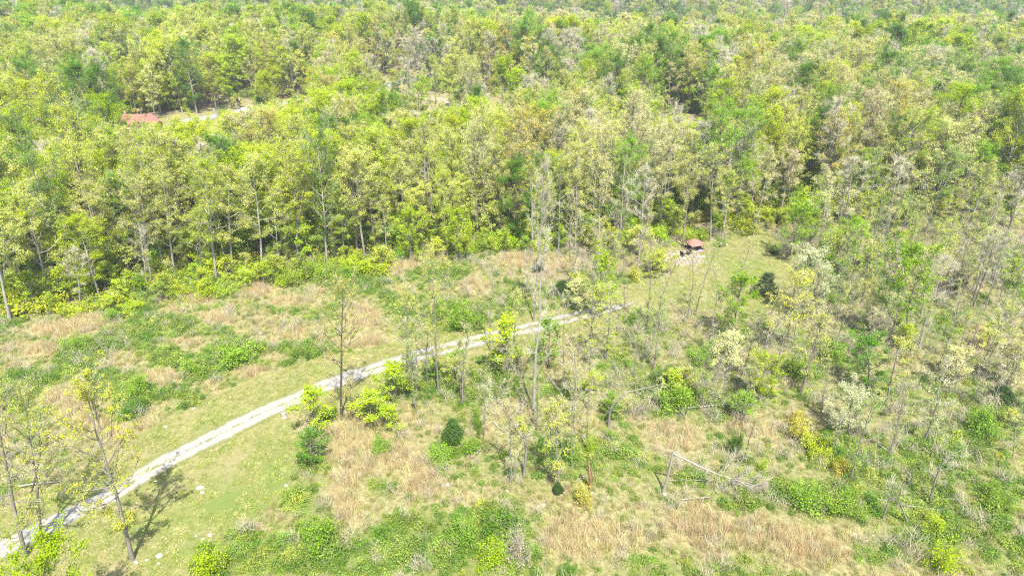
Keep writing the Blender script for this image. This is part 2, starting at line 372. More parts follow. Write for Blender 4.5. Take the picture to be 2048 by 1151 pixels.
TANP = [(790, 536, 48, 13), (515, 582, 60, 16), (410, 597, 40, 9), (600, 602, 60, 10), (560, 665, 95, 28), (440, 642, 35, 10), (380, 688, 60, 22), (150, 815, 75, 40), (425, 778, 34, 24), (205, 645, 75, 12),
    (120, 660, 60, 14), (950, 575, 42, 15), (1030, 525, 62, 12), (720, 625, 45, 35), (700, 905, 62, 70), (690, 1000, 50, 60), (560, 1045, 55, 40), (1450, 1060, 150, 45), (1620, 1100, 80, 40), (1960, 680, 40, 30), (1930, 565, 40, 22),
    (820, 930, 55, 50), (240, 720, 60, 18), (330, 855, 70, 18), (250, 880, 40, 20), (480, 745, 60, 14), (100, 700, 50, 12), (800, 575, 30, 10), (740, 690, 60, 18), (1180, 1080, 110, 40), (540, 710, 60, 12),
    (1330, 870, 60, 30), (640, 580, 30, 8), (1120, 525, 60, 16), (330, 755, 45, 14), (1560, 770, 30, 16), (1500, 860, 50, 22), (1700, 480, 30, 12), (1570, 455, 30, 16)]
GRNP = [(610, 1090, 95, 50), (880, 1075, 130, 60), (1000, 1040, 70, 40), (1030, 1110, 60, 30), (720, 1130, 90, 30), (430, 1120, 40, 30), (590, 1010, 30, 22), (760, 965, 40, 28), (1610, 985, 80, 38), (1700, 1010, 60, 35), (1480, 1010, 40, 18),
    (1350, 795, 70, 50), (1260, 740, 60, 40), (180, 700, 80, 22), (330, 660, 100, 18), (330, 705, 60, 16), (480, 700, 70, 22), (270, 790, 60, 22), (250, 830, 40, 18), (680, 570, 70, 20), (800, 610, 70, 20), (330, 640, 60, 10),
    (620, 545, 120, 12), (930, 635, 50, 26), (60, 760, 80, 18), (880, 900, 40, 25), (1900, 900, 80, 40), (1850, 1060, 90, 40), (2000, 1000, 50, 60), (1440, 820, 40, 30), (1650, 700, 60, 40), (1600, 740, 50, 30), (1750, 1110, 70, 30),
    (1990, 820, 60, 40), (1650, 900, 40, 40), (1900, 650, 60, 30), (1250, 900, 40, 20), (430, 730, 40, 16), (860, 545, 60, 12), (80, 830, 60, 30), (20, 790, 60, 30), (1120, 900, 40, 25), (600, 700, 60, 14), (1400, 960, 40, 18)]
def zones(x, y):
    """(dryness, greenness) of the rough ground, 0..1"""
    z = terr(x, y); px, py, dep = proj(x, y, z)
    g = fbm(x, y, 7.0, 3) * 1.0 + 0.25 * (fbm(x, y, 2.2, 9) - 0.5); g = (g - 0.47) * 3.0
    for cx, cy, rx, ry in TANP: g = g - 1.7 * np.exp(-(((px - cx) / rx) ** 2 + ((py - cy) / ry) ** 2) ** 1.5)
    for cx, cy, rx, ry in GRNP: g = g + 1.3 * np.exp(-(((px - cx) / rx) ** 2 + ((py - cy) / ry) ** 2) ** 1.5)
    return g + .12 + .12 * np.clip((px - 850) / 200, 0, 1) + .42 * ((py < 800) & (px < 1000))

# ------------------------------------------------------------------ ground, lawn, roads
def grid_mesh(xs, ys, name, zoff=0):
    X, Y = np.meshgrid(xs, ys); Z = terr(X, Y) + zoff
    nx = len(xs); i = np.arange(len(ys) - 1)[:, None] * nx + np.arange(nx - 1)[None]
    F = np.stack([i, i + 1, i + nx + 1, i + nx], -1).reshape(-1, 4)
    return np.stack([X, Y, Z], -1).reshape(-1, 3), F
xs = np.concatenate([np.arange(-2600, -700, 100), np.arange(-700, -130, 15), np.arange(-130, 130, 1.0), np.arange(130, 700, 15), np.arange(700, 2601, 100)])
ys = np.concatenate([np.arange(-1200, 20, 60), np.arange(20, 170, 1.0), np.arange(170, 300, 4), np.arange(300, 1000, 12), np.arange(1000, 3000, 80)])
V, F = grid_mesh(xs, ys, 'g')
# micro relief of the rough ground (not under the mown parts)
me = mk('ground', V, F, [M['ground']], smooth=True)
P2 = V[:, :2]; g = zones(V[:, 0], V[:, 1]); inf = sdist(P2, FOREST)
fw = np.clip(0.5 - inf / 6, 0, 1)
dry = np.clip(0.75 - 0.1 * g, 0, 1) * (1 - fw)
# the open woodland on the right has leaf litter between herbs
px_, py_, _ = proj(V[:, 0], V[:, 1], V[:, 2])
woodl = np.clip((px_ - 1000 - (py_ - 700) * 0.6) / 250, 0, 1) * np.clip((1000 - py_) / 200, 0, 1)
dry = dry * (1 - 0.55 * woodl)
grn = np.clip(0.35 + 0.35 * g, 0, 1) * (1 - 0.75 * fw) + 0.12 * fw
ca = me.color_attributes.new('zone', 'FLOAT_COLOR', 'POINT')
ca.data.foreach_set('color', np.stack([dry, grn, fw, np.ones(len(V))], 1).astype(np.float32).ravel())
tag(link('ground', me), 'rough ground of dry grass, herbs and leaf litter', kind='structure')

def sheet(name, poly, cell, zoff, material, label, wob=0.4):
    x0, y0 = poly.min(0) - 2; x1, y1 = poly.max(0) + 2
    xs = np.arange(x0, x1, cell); ys = np.arange(y0, y1, cell)
    V, F = grid_mesh(xs, ys, name, zoff); P = V[:, :2].copy()
    f = lambda P: sdist(P, poly) + wob * (fbm(P[:, 0], P[:, 1], 2.5, 31) - 0.5) * 2
    d = f(P); keep = (d[F] < 0).any(1); F = F[keep]
    used = np.zeros(len(V), bool); used[F.ravel()] = True; out = used & (d > 0)
    for _ in range(3):
        e = 0.05; dd = f(P[out]); gx = (f(P[out] + [e, 0]) - dd) / e; gy = (f(P[out] + [0, e]) - dd) / e
        gg = np.maximum(gx * gx + gy * gy, 0.3); P[out] -= np.stack([gx, gy], 1) * (dd / gg)[:, None]
    V[:, :2] = P; V[:, 2] = terr(P[:, 0], P[:, 1]) + zoff
    idx = -np.ones(len(V), int); idx[used] = np.arange(used.sum())
    me = mk(name, V[used], idx[F], [material], smooth=True)
    if material == M['lawn']:
        px, py, _ = proj(V[used][:, 0], V[used][:, 1], V[used][:, 2]); l = np.zeros(used.sum())
        for cx, cy, rx, ry, s in ((480, 1010, 100, 40, 1.2), (560, 950, 50, 30, .9), (300, 950, 60, 12, .8), (200, 975, 60, 14, .8), (420, 855, 60, 12, .7), (360, 1110, 60, 25, .7), (240, 1060, 60, 25, .5),
                                  (520, 905, 60, 25, .4), (1480, 530, 60, 20, .5), (1330, 580, 50, 12, .4), (120, 1000, 60, 12, .7), (560, 805, 60, 10, .5)):
            l += s * np.exp(-(((px - cx) / rx) ** 2 + ((py - cy) / ry) ** 2))
        l = np.clip(l * 1.0 * (0.4 + 1.2 * fbm(V[used][:, 0], V[used][:, 1], 3, 77)), 0, 1)
        a = me.attributes.new('lush', 'FLOAT', 'POINT'); a.data.foreach_set('value', l.astype(np.float32))
    return tag(link(name, me), label, kind='structure')
sheet('lawn', LAWN, 0.7, 0.03, M['lawn'], 'mown grass on both sides of the gravel track')
sheet('clearing', CLEAR, 0.8, 0.04, M['lawn'], 'mown clearing around the small pavilion')
sheet('house_lawn', HLAWN, 1.5, 0.05, M['lawn'], 'green lawn beside the red roofed house')
def resample(L, step):
    seg = np.linalg.norm(np.diff(L, axis=0), axis=1); cum = np.concatenate([[0], np.cumsum(seg)]); n = max(4, int(cum[-1] / step))
    s = np.linspace(0, cum[-1], n); P = np.stack([np.interp(s, cum, L[:, i]) for i in range(2)], 1)
    for _ in range(int(6 / step)): P[1:-1] = (P[:-2] + 2 * P[1:-1] + P[2:]) / 4
    return P
def ribbon(name, L, width, step, zoff, material, label, across=9, grassy=None, taper_end=False, wob=0.15):
    P = resample(L, step); T = nrm(np.gradient(P, axis=0)); Nn = np.stack([-T[:, 1], T[:, 0]], 1); u = np.linspace(-1, 1, across)
    wd = np.full(len(P), width / 2)
    if taper_end: wd = wd * np.clip((len(P) - 1 - np.arange(len(P))) / (8 / step), 0.15, 1)
    l = wd * (1 + wob * (vn(np.arange(len(P)) * step / 1.7, 0 * P[:, 0], 5) - 0.5) * 2); r = wd * (1 + wob * (vn(np.arange(len(P)) * step / 1.7, 0 * P[:, 0] + 9, 6) - 0.5) * 2)
    off = np.where(u[None] < 0, u[None] * l[:, None], u[None] * r[:, None])
    Q = P[:, None] + off[..., None] * Nn[:, None]; Z = terr(Q[..., 0], Q[..., 1]) + zoff
    V = np.concatenate([Q, Z[..., None]], -1).reshape(-1, 3); n = across
    i = np.arange(len(P) - 1)[:, None] * n + np.arange(n - 1)[None]; F = np.stack([i, i + 1, i + n + 1, i + n], -1).reshape(-1, 4)
    me = mk(name, V, F, [material], smooth=True); uv = me.uv_layers.new(name='UVMap')
    px, _, _ = proj(V[:, 0], V[:, 1], V[:, 2]); gr = np.clip((px - 560) / 300, .42, 1) if grassy else np.zeros(len(V))
    U = np.stack([np.tile(u, len(P)), gr], 1)[F.ravel()]; uv.data.foreach_set('uv', U.astype(np.float32).ravel())
    return tag(link(name, me), label, kind='structure')
ribbon('gravel_track', ROADL, 3.6, 0.5, 0.06, M['gravel'], 'pale gravel two-track drive with a grassy middle', 15, True, True)
ribbon('back_road', BACKROAD, 6.0, 2, 0.10, M['asphalt'], 'pale road curving behind the house lawn', 5)
ribbon('dirt_lane', LANE, 5.0, 2, 0.16, M['dirt'], 'pale dirt lane through the forest', 5)
ribbon('driveway', DRIVE, 2.4, 2, 0.13, M['concrete'], 'pale driveway at the edge of the house lawn', 5)

# ------------------------------------------------------------------ tints (linear base colours)
TINT = dict(lime=(.25, .36, .012), yellowgreen=(.31, .39, .022), paleyg=(.38, .43, .08), cream=(.42, .43, .18), green=(.085, .185, .018), midgreen=(.155, .28, .025), dark=(.05, .09, .03),
            olive=(.32, .365, .07), orange=(.36, .345, .06), yellow=(.37, .40, .04), white=(.42, .43, .26), pinktan=(.43, .38, .22), grey=(.35, .32, .22))
for k_ in ('lime', 'yellowgreen', 'paleyg', 'cream', 'green', 'midgreen', 'olive', 'orange', 'yellow'): TINT[k_] = tuple(v_ * f_ for v_, f_ in zip(TINT[k_], (1.10, 1.05, 1.08)))
TINT['vivid'] = (.19, .32, .018)
WORDS = dict(lime=('bright lime green'), yellowgreen='yellow-green', paleyg='pale yellow-green', cream='cream coloured', green='deep green', midgreen='mid green', dark='dark green',
             olive='olive tan', orange='orange-tan', yellow='yellow budding', white='white blossoming', pinktan='pinkish tan', grey='grey leafless')

# ------------------------------------------------------------------ tree meshes (unit: metres, nominal heights)
def build_tree(seed, H, R, cb, nl, nsub, ln, ls, cr, tn, tw, shape='oval', r0=0.2, asc=1.0, dead=3, wob=0.02, spread=1.0, tl=0.8, bark='bark', leafm='leaf', twig='twig', ncl=None, fork=0, name='tree'):
    rng = np.random.default_rng(seed); P = trunk_path(rng, H, wob, 10)
    W, C = grow(rng, P, flare(10, r0, 0.025), cb, R, nl, nsub, ln, ls, cr, ncl, tn, tl, tw, shape, asc, 7, spread, dead)
    for f in range(fork):       # a second leader from the fork
        t0 = rng.uniform(0.25, 0.5); i = int(t0 * 9); az = rng.uniform(0, 6.28); Lq = H * (1 - t0) * 0.9; s = np.linspace(0, 1, 7)[:, None]
        Q = P[i] + np.array([math.cos(az), math.sin(az), 0]) * R * 0.55 * s ** 0.7 + np.array([0, 0, 1]) * Lq * s
        W2, C2 = grow(rng, Q, flare(7, r0 * 0.6, 0.02) * 0.95, 0.3, R * 0.7, max(4, nl // 2), nsub, ln // 2, ls, cr, ncl, tn // 2, tl, tw, shape, asc, 6, spread, 0)
        for G, G2 in ((W, W2), (C, C2)):
            for a, b, c, d in zip(G2.V, G2.F, G2.mi, G2.v): G.add(a, b - b.min() if False else b - 0, 0, 0) if False else None
            off = G.n
            for a, b, c, d in zip(G2.V, G2.F, G2.mi, G2.v):
                G.V.append(a); G.F.append(b + off); G.mi.append(c); G.v.append(d)
            G.n += G2.n
    wood = W.mesh(name + '_trunk', [M[bark]], True)
    crown = C.mesh(name + '_crown', [M[leafm], M[twig]]) if C.V else None
    return dict(wood=wood, crown=crown, H=H, R=R)
T = {}
# leafy forest trees seen close (25 m tall nominal 20)
T['leafy'] = [build_tree(10 + i, 20, 3.6 + 0.5 * (i % 3), [.42, .5, .36, .55, .3][i], 18, 7, 10500, .14, .48, 1400, .035, ['oval', 'vase', 'oval'][i % 3], .19, wob=.02 + .01 * (i % 2), fork=i % 2, name='leafy') for i in range(5)]
T['dense'] = [build_tree(40 + i, 20, 4.6, [.35, .3, .42][i], 22, 9, 23000, .155, .58, 200, .03, ['oval', 'oval', 'vase'][i], .22, fork=i % 2, name='dense') for i in range(3)]
T['thin'] = [build_tree(30 + i, 20, 2.9 + 0.4 * (i % 3), [.45, .55, .35, .5][i], 17, 7, 6800, .13, .4, 1200, .032, ['oval', 'vase'][i % 2], .16, fork=i % 2, name='thin') for i in range(4)]
T['bare'] = [build_tree(50 + i, 20, 2.4 + 0.5 * (i % 3), [.5, .6, .45, .4][i], 15, 6, 160, .2, .6, 2600, .026, ['vase', 'oval'][i % 2], .15, asc=1.2, tl=1.0, twig='twig_pale', fork=i % 2, name='bare') for i in range(4)]
T['cedar'] = [build_tree(70 + i, 8, 2.0, .08, 40, 5, 9000, .17, .35, 0, .02, 'cone', .12, asc=.6, dead=0, name='cedar') for i in range(2)]
# small things of the open ground
T['sapling'] = [build_tree(80 + i, 6, 1.35 + .2 * (i % 2), .2, 14, 5, 2300, .17, .33, 260, .02, 'oval', .06, name='sapling', dead=0) for i in range(4)]
T['pole'] = [build_tree(90 + i, 12, 1.5 + .3 * (i % 2), [.5, .35, .6, .45][i], 12, 5, 420, .11, .3, 620, .015, ['vase', 'oval'][i % 2], .065, asc=1.15, tl=.6, wob=.05, twig='twig_pale', name='pole', dead=5) for i in range(4)]
T['budding'] = [build_tree(100 + i, 14, 2.2 + .3 * (i % 2), [.4, .3, .5][i], 14, 6, 1500, .16, .34, 900, .02, ['vase', 'oval'][i % 2], .12, asc=1.1, tl=.7, wob=.025, name='budding', dead=4) for i in range(3)]
def build_egg(seed, H, R, n, ls):
    rng = np.random.default_rng(seed); W = Geo(); W.tube(np.array([[0, 0, 0], [0, 0, H * .8]]), [.09, .02], 6); C = Geo()
    t = rng.uniform(0, 1, n) ** .8; a = rng.uniform(0, 6.283, n); prof = np.sin(np.pi * np.clip(.12 + .88 * t, 0, 1) ** .75) ** .8 * (1 - .25 * t)
    rr = R * prof * (1 - .35 * rng.uniform(0, 1, n) ** 2) * (.62 + .62 * vn(a * 2.2, t * 6, seed)); P = np.stack([np.cos(a) * rr, np.sin(a) * rr, .05 * H + t * H * .95], 1)
    out = nrm(np.stack([np.cos(a), np.sin(a), .9 + 0 * a], 1)); C.quads(leaves(rng, P + out * .05, ls, .6, .5), 0, np.clip(.5 + rng.normal(size=n) * .35, 0, 1)); k2 = 900; C.quads(leaves(rng, (P + out * rng.uniform(.05, .3, (n, 1)))[:k2], ls * 1.1, .6, .4), 0, .9)
    return dict(wood=W.mesh('cedar_bush_stems', [M['twig']], True), crown=C.mesh('cedar_bush_leaves', [M['leaf']]), H=H, R=R)
T['lowtree'] = [build_tree(150 + i, 9, 3.1, .18, 20, 7, 11000, .15, .38, 500, .02, 'oval', .11, name='lowtree', dead=0) for i in range(2)]
T['budsparse'] = [build_tree(170 + i, 18, 3.7, [.36, .3, .42][i], 17, 8, 3600, .12, .25, 2400, .018, ['vase', 'vase', 'oval'][i], .17, asc=1.1, tl=.7, wob=.025, name='budsparse', dead=4) for i in range(3)]
T['budbig'] = [build_tree(160 + i, 18, 3.7, [.38, .3, .42][i], 19, 8, 9000, .13, .26, 2200, .018, ['oval', 'vase', 'oval'][i], .19, asc=1.0, tl=.7, wob=.02, name='budbig', dead=4) for i in range(3)]
def build_bush(seed, H, R, ln, ls, name='bush', leafm='leaf', tn=160, cr=.25):
    rng = np.random.default_rng(seed); W = Geo(); C = Geo(); tips = []
    for k in range(13):
        az = rng.uniform(0, 6.28); a = rng.uniform(0.1, 1) ** .6; a *= rng.uniform(.7, 1.35); tip = np.array([math.cos(az) * R * a, math.sin(az) * R * a, H * max(.25, 1.05 - .55 * a ** 2) * rng.uniform(.45, 1.15)])
        s = np.linspace(0, 1, 5)[:, None]; P = tip * s * [1, 1, 1] + np.array([0, 0, 1]) * 0.25 * H * (s - s ** 2) + rng.normal(size=(5, 3)) * .04 * (s > 0)
        W.tube(P, .025 * (1 - .8 * s[:, 0]), 4)
        for q in (.45, .65, .85, 1.0):
            for _ in range(3): tips.append(tip * q + rng.normal(size=3) * [R, R, H] * .14)
    tips = np.array(tips); tips[:, 2] = np.maximum(tips[:, 2], .08); i = rng.integers(0, len(tips), ln)
    P = tips[i] + rng.normal(size=(ln, 3)) * cr * [1, 1, .8]; P[:, 2] = np.abs(P[:, 2])
    if tn:
        j = rng.integers(0, len(tips), tn); D = nrm(rng.normal(size=(tn, 3)) + [0, 0, .8]); C.quads(slivers(rng, tips[j] * .9, D, rng.uniform(.3, .8, tn), .018), 1)
    if ln: C.quads(leaves(rng, P, ls, .2), 0, np.clip(.5 + rng.normal(size=len(tips))[i] * .22 + rng.normal(size=ln) * .18, 0, 1))
    return dict(wood=W.mesh(name + '_stems', [M['twig']], True), crown=C.mesh(name + '_leaves', [M[leafm], M['twig']]), H=H, R=R)
T['bush'] = [build_bush(120 + i, 1.9, 1.5, 3400, .12, cr=.21) for i in range(4)]
T['egg'] = [build_egg(140 + i, 3, 1.1, 7000, .13) for i in range(2)]
T['twigbush'] = [build_bush(130 + i, 1.7, 1.2, 120, .12, 'twig_bush', tn=900) for i in range(2)]

# ------------------------------------------------------------------ instanced stuff through geometry nodes
def source_collection(name, meshes):
    c = bpy.data.collections.new(name)
    for i, m in enumerate(meshes):
        o = bpy.data.objects.new('%s_source.%03d' % (name, i), m); c.objects.link(o)
    return c
def scatter(name, meshes, P, rot, scale, idx, tint, label, kind='stuff', cat=None):
    coll = source_collection(name, meshes); n = len(P)
    me = bpy.data.meshes.new(name); me.vertices.add(n); me.vertices.foreach_set('co', np.asarray(P, np.float32).ravel())
    for nm, ty, key, val in (('rot', 'FLOAT_VECTOR', 'vector', rot), ('scl', 'FLOAT_VECTOR', 'vector', scale), ('idx', 'INT', 'value', idx), ('tint', 'FLOAT_COLOR', 'color', tint)):
        a = me.attributes.new(nm, ty, 'POINT'); a.data.foreach_set(key, np.asarray(val, np.int32 if ty == 'INT' else np.float32).ravel())
    o = link(name, me)
    ng = bpy.data.node_groups.new(name + '_scatter', 'GeometryNodeTree')
    ng.interface.new_socket('Geometry', in_out='INPUT', socket_type='NodeSocketGeometry'); ng.interface.new_socket('Geometry', in_out='OUTPUT', socket_type='NodeSocketGeometry')
    gi = ng.nodes.new('NodeGroupInput'); go = ng.nodes.new('NodeGroupOutput'); ip = ng.nodes.new('GeometryNodeInstanceOnPoints')
    ci = ng.nodes.new('GeometryNodeCollectionInfo'); ci.inputs['Collection'].default_value = coll; ci.inputs['Separate Children'].default_value = True; ci.inputs['Reset Children'].default_value = True
    def na(nm, ty):
        a = ng.nodes.new('GeometryNodeInputNamedAttribute'); a.data_type = ty; a.inputs['Name'].default_value = nm; return a.outputs['Attribute']
    L = ng.links.new
    L(gi.outputs[0], ip.inputs['Points']); L(ci.outputs[0], ip.inputs['Instance']); ip.inputs['Pick Instance'].default_value = True
    L(na('idx', 'INT'), ip.inputs['Instance Index']); L(na('rot', 'FLOAT_VECTOR'), ip.inputs['Rotation']); L(na('scl', 'FLOAT_VECTOR'), ip.inputs['Scale'])
    L(ip.outputs[0], go.inputs[0])
    md = o.modifiers.new('scatter', 'NODES'); md.node_group = ng
    return tag(o, label, cat, kind=kind)

def tint_var(rng, base, n, s=0.12):
    base = np.asarray(base, float); base = np.broadcast_to(base, (n, 3))
    f = np.exp(rng.normal(size=(n, 1)) * s) * np.exp(rng.normal(size=(n, 3)) * s * 0.35)
    return np.concatenate([base * f, np.ones((n, 1))], 1)

# dry grass tufts
def tuft(seed, nb, H, spread, wd, lean=.3):
    rng = np.random.default_rng(seed); G = Geo(); p = np.stack([rng.normal(size=nb) * spread, rng.normal(size=nb) * spread, np.zeros(nb)], 1)
    D = nrm(np.stack([rng.normal(size=nb) * lean, rng.normal(size=nb) * lean, np.ones(nb)], 1)); L = H * rng.uniform(.5, 1.15, nb)
    G.quads(slivers(rng, p, D, L, wd), 0, rng.uniform(0, 1, nb)); return G.mesh('tuft', [M['straw']])
def clump(seed, n, R, H, ls, stems=20):
    rng = np.random.default_rng(seed); G = Geo(); k = 16; a = rng.uniform(0, 6.28, k); r = R * rng.uniform(0, 1, k) ** .6
    c = np.stack([np.cos(a) * r, np.sin(a) * r, H * (1 - .6 * (r / R) ** 2) * rng.uniform(.5, 1, k)], 1); i = rng.integers(0, k, n)
    P = c[i] * np.stack([np.ones(n), np.ones(n), rng.uniform(.25, 1, n)], 1) + rng.normal(size=(n, 3)) * .16; P[:, 2] = np.abs(P[:, 2])
    G.quads(leaves(rng, P, ls, .15), 0, np.clip(.5 + rng.normal(size=k)[i] * .22 + rng.normal(size=n) * .2, 0, 1))
    if stems:
        p = np.stack([rng.normal(size=stems) * R * .4, rng.normal(size=stems) * R * .4, np.zeros(stems)], 1)
        G.quads(slivers(rng, p, nrm(np.stack([rng.normal(size=stems) * .5, rng.normal(size=stems) * .5, np.ones(stems)], 1)), H * rng.uniform(.6, 1.4, stems), .016), 1, .5)
    return G.mesh('clump', [M['leafi'], M['twig']])
rng = np.random.default_rng(5)
n0 = 150000
XY = np.stack([rng.uniform(-125, 125, n0), rng.uniform(38, 150, n0)], 1)
z0 = terr(XY[:, 0], XY[:, 1]); px, py, dep = proj(XY[:, 0], XY[:, 1], z0)
vis = (px > -160) & (px < 2208) & (py < 1330); XY, z0, px, py = XY[vis], z0[vis], px[vis], py[vis]
PATIO_C = at(1375, 515)[:2]
dl = sdist(XY, LAWN) ; dc = sdist(XY, CLEAR); df = sdist(XY, FOREST); rough = (dl > 0.15 + .3 * rng.uniform(size=len(XY))) & (dc > 0.2) & (df > -4)
XY, z0, px, py, dl, dc, df = [a[rough] for a in (XY, z0, px, py, dl, dc, df)]
G = zones(XY[:, 0], XY[:, 1]); woodl = np.clip((px - 1000 - (py - 700) * 0.6) / 250, 0, 1) * np.clip((1000 - py) / 200, 0, 1)
u = rng.uniform(size=len(XY)); area_den = len(XY)
P3 = np.concatenate([XY, z0[:, None]], 1)
# 1 broomsedge
pd = np.clip(.42 - .75 * G, .03, .95) * (1 - .6 * woodl)
m = (u < pd * .62) & (df > 0); k = m.sum()
dens = np.clip(-G[m], 0, 1.2)[:, None]
sc_ = rng.uniform(.45, .75, (k, 1)) + .42 * dens * rng.uniform(.6, 1.1, (k, 1))
tn_ = tint_var(rng, (.50, .42, .23), k, .15); mixg = (rng.uniform(size=k) < .28 * (G[m] > -.6)); tn_[mixg, :3] = tint_var(rng, (.27, .29, .08), mixg.sum(), .15)[:, :3]
scatter('dry_grass', [tuft(1 + i, 46, 1.15, .22, .028) for i in range(4)], P3[m], np.stack([rng.normal(size=k) * .1, rng.normal(size=k) * .1, rng.uniform(0, 6.28, k)], 1), np.repeat(sc_, 3, 1), rng.integers(0, 4, k), tn_, 'tan dry broomsedge grass growing across the rough field')
print('tufts', k)
# 2 brambles
pd = (np.clip((G + .55) * .5, 0, 1) ** 1.4 * (1 - .3 * woodl)) * 1.25
u = rng.uniform(size=len(XY)); m = (u < pd * np.where((py < 800) & (px < 1000), .34, .24)); k = m.sum(); print('brambles', k)
pal = np.array([TINT['green'], (.15, .24, .04), (.21, .29, .05), (.28, .34, .06)]); tb = tint_var(rng, pal[rng.choice(4, k, p=[.18, .42, .28, .12])], k, .13)
s1 = rng.uniform(.3, .95, k) * np.clip(.72 + .4 * G[m], .5, 1.5)
scatter('brambles', [clump(20 + i, 420, .8, .85, .13) for i in range(6)], P3[m], np.stack([0 * s1, 0 * s1, rng.uniform(0, 6.28, k)], 1), np.stack([s1, s1, s1 * rng.uniform(.7, 1.4, k)], 1), rng.integers(0, 6, k), tb, 'green bramble thicket mixed through the dry grass')
# 3 low herbs everywhere
u = rng.uniform(size=len(XY)); m = u < .55 * np.clip(.66 + .3 * G, .3, 1); k = m.sum(); print('herbs', k)
pal = np.array([(.19, .26, .05), (.28, .32, .08), (.33, .32, .13), (.24, .34, .04)]); tb = tint_var(rng, pal[rng.integers(0, 4, k)], k, .15); s1 = rng.uniform(.25, .6, k)
scatter('low_herbs', [clump(40 + i, 110, .8, .55, .13, 26) for i in range(4)], P3[m], np.stack([0 * s1, 0 * s1, rng.uniform(0, 6.28, k)], 1), np.stack([s1, s1, s1], 1), rng.integers(0, 4, k), tb, 'low herbs and seedlings scattered over the rough ground')
# short grass of the mown ground
nl_ = 90000; Q = np.stack([rng.uniform(-60, 60, nl_), rng.uniform(36, 145, nl_)], 1); zq = terr(Q[:, 0], Q[:, 1]); qx, qy, _ = proj(Q[:, 0], Q[:, 1], zq)
m = (np.minimum(sdist(Q, LAWN), sdist(Q, CLEAR)) < 0) & (ldist(Q, ROADL) > 1.45 + .5 * fbm(Q[:, 0], Q[:, 1], 1.2, 44)) & (qx > -60) & (qx < 2100) & (qy < 1250) & (fbm(Q[:, 0], Q[:, 1], 2.2, 61) > .36); k = m.sum(); print('lawn tufts', k)
tn_ = tint_var(rng, np.array([(.20, .25, .05), (.30, .30, .10), (.40, .35, .18), (.16, .23, .04)])[rng.choice(4, k, p=[.36, .32, .16, .16])], k, .12); s1 = rng.uniform(.10, .24, k)
scatter('short_grass', [tuft(11 + i, 30, 1, .55, .13, .7) for i in range(3)], np.concatenate([Q, zq[:, None]], 1)[m] + [0, 0, .02], np.stack([0 * s1, 0 * s1, rng.uniform(0, 6.28, k)], 1), np.stack([s1 * 2.2, s1 * 2.2, s1 * .55], 1), rng.integers(0, 3, k), tn_, 'short tufts of mown grass along the track and in the clearing')
# 4 grey brush
u = rng.uniform(size=len(XY)); m = u < .018 + .022 * woodl; k = m.sum(); print('brush', k)
def brush(seed):
    r = np.random.default_rng(seed); G_ = Geo(); n = 70; p = np.stack([r.normal(size=n) * .35, r.normal(size=n) * .35, r.uniform(0, .7, n)], 1)
    G_.quads(slivers(r, p, nrm(np.stack([r.normal(size=n) * .7, r.normal(size=n) * .7, np.ones(n)], 1)), r.uniform(.4, 1.1, n), .02), 0, .5); return G_.mesh('brush', [M['twig']])
s1 = rng.uniform(.6, 1.6, k)
scatter('dead_brush', [brush(60 + i) for i in range(3)], P3[m], np.stack([0 * s1, 0 * s1, rng.uniform(0, 6.28, k)], 1), np.stack([s1, s1, s1], 1), rng.integers(0, 3, k), tint_var(rng, (.3, .26, .2), k), 'grey leafless brush standing among herbs and grass')

# ------------------------------------------------------------------ specific plants of the photograph
USED = {}
LABELS = set()
def place(kind, tmpl, loc, H, R=None, tint='midgreen', label='', cat='tree', group=None, axis=None, rz=0.0, bark=None, var=None, tv=.1):
    """one tree or shrub: Empty > trunk / stems, crown / foliage"""
    o = empty(kind, loc); q = Quaternion((0, 0, 1), rz)
    if axis is not None: q = Vector((0, 0, 1)).rotation_difference(Vector(axis).normalized()) @ q
    o.rotation_mode = 'QUATERNION'; o.rotation_quaternion = q
    sh = H / tmpl['H']; sr = (R / tmpl['R']) if R else sh; o.scale = (sr, sr, sh)
    a = link('trunk' if cat == 'tree' else 'stems', tmpl['wood'], o)
    if bark:
        a.material_slots[0].link = 'OBJECT'; a.material_slots[0].material = M[bark]
    if tmpl['crown'] is not None:
        c = link('crown' if cat == 'tree' else 'foliage', tmpl['crown'], o)
        b = TINT[tint] if isinstance(tint, str) else tint
        f = 1 + random.uniform(-tv, tv); c.color = (b[0] * f * (1 + random.uniform(-.05, .05)), b[1] * f, b[2] * f, 1)
    tag(o, label, cat, group); return o
def by_pixels(kind, tk, i, base, top, R, tint, label, cat='tree', group=None, bark=None):
    """stands at a base pixel; its tip lies in the upright plane through that base"""
    b = at(*base); t = on_plane(top[0], top[1], b[1]); ax = t - b
    rz = random.uniform(0, 6.28)
    return place(kind, T[tk][i % len(T[tk])], b - [0, 0, .05], float(np.linalg.norm(ax)), R, tint, label, cat, group, ax, rz, bark)
random.seed(4)
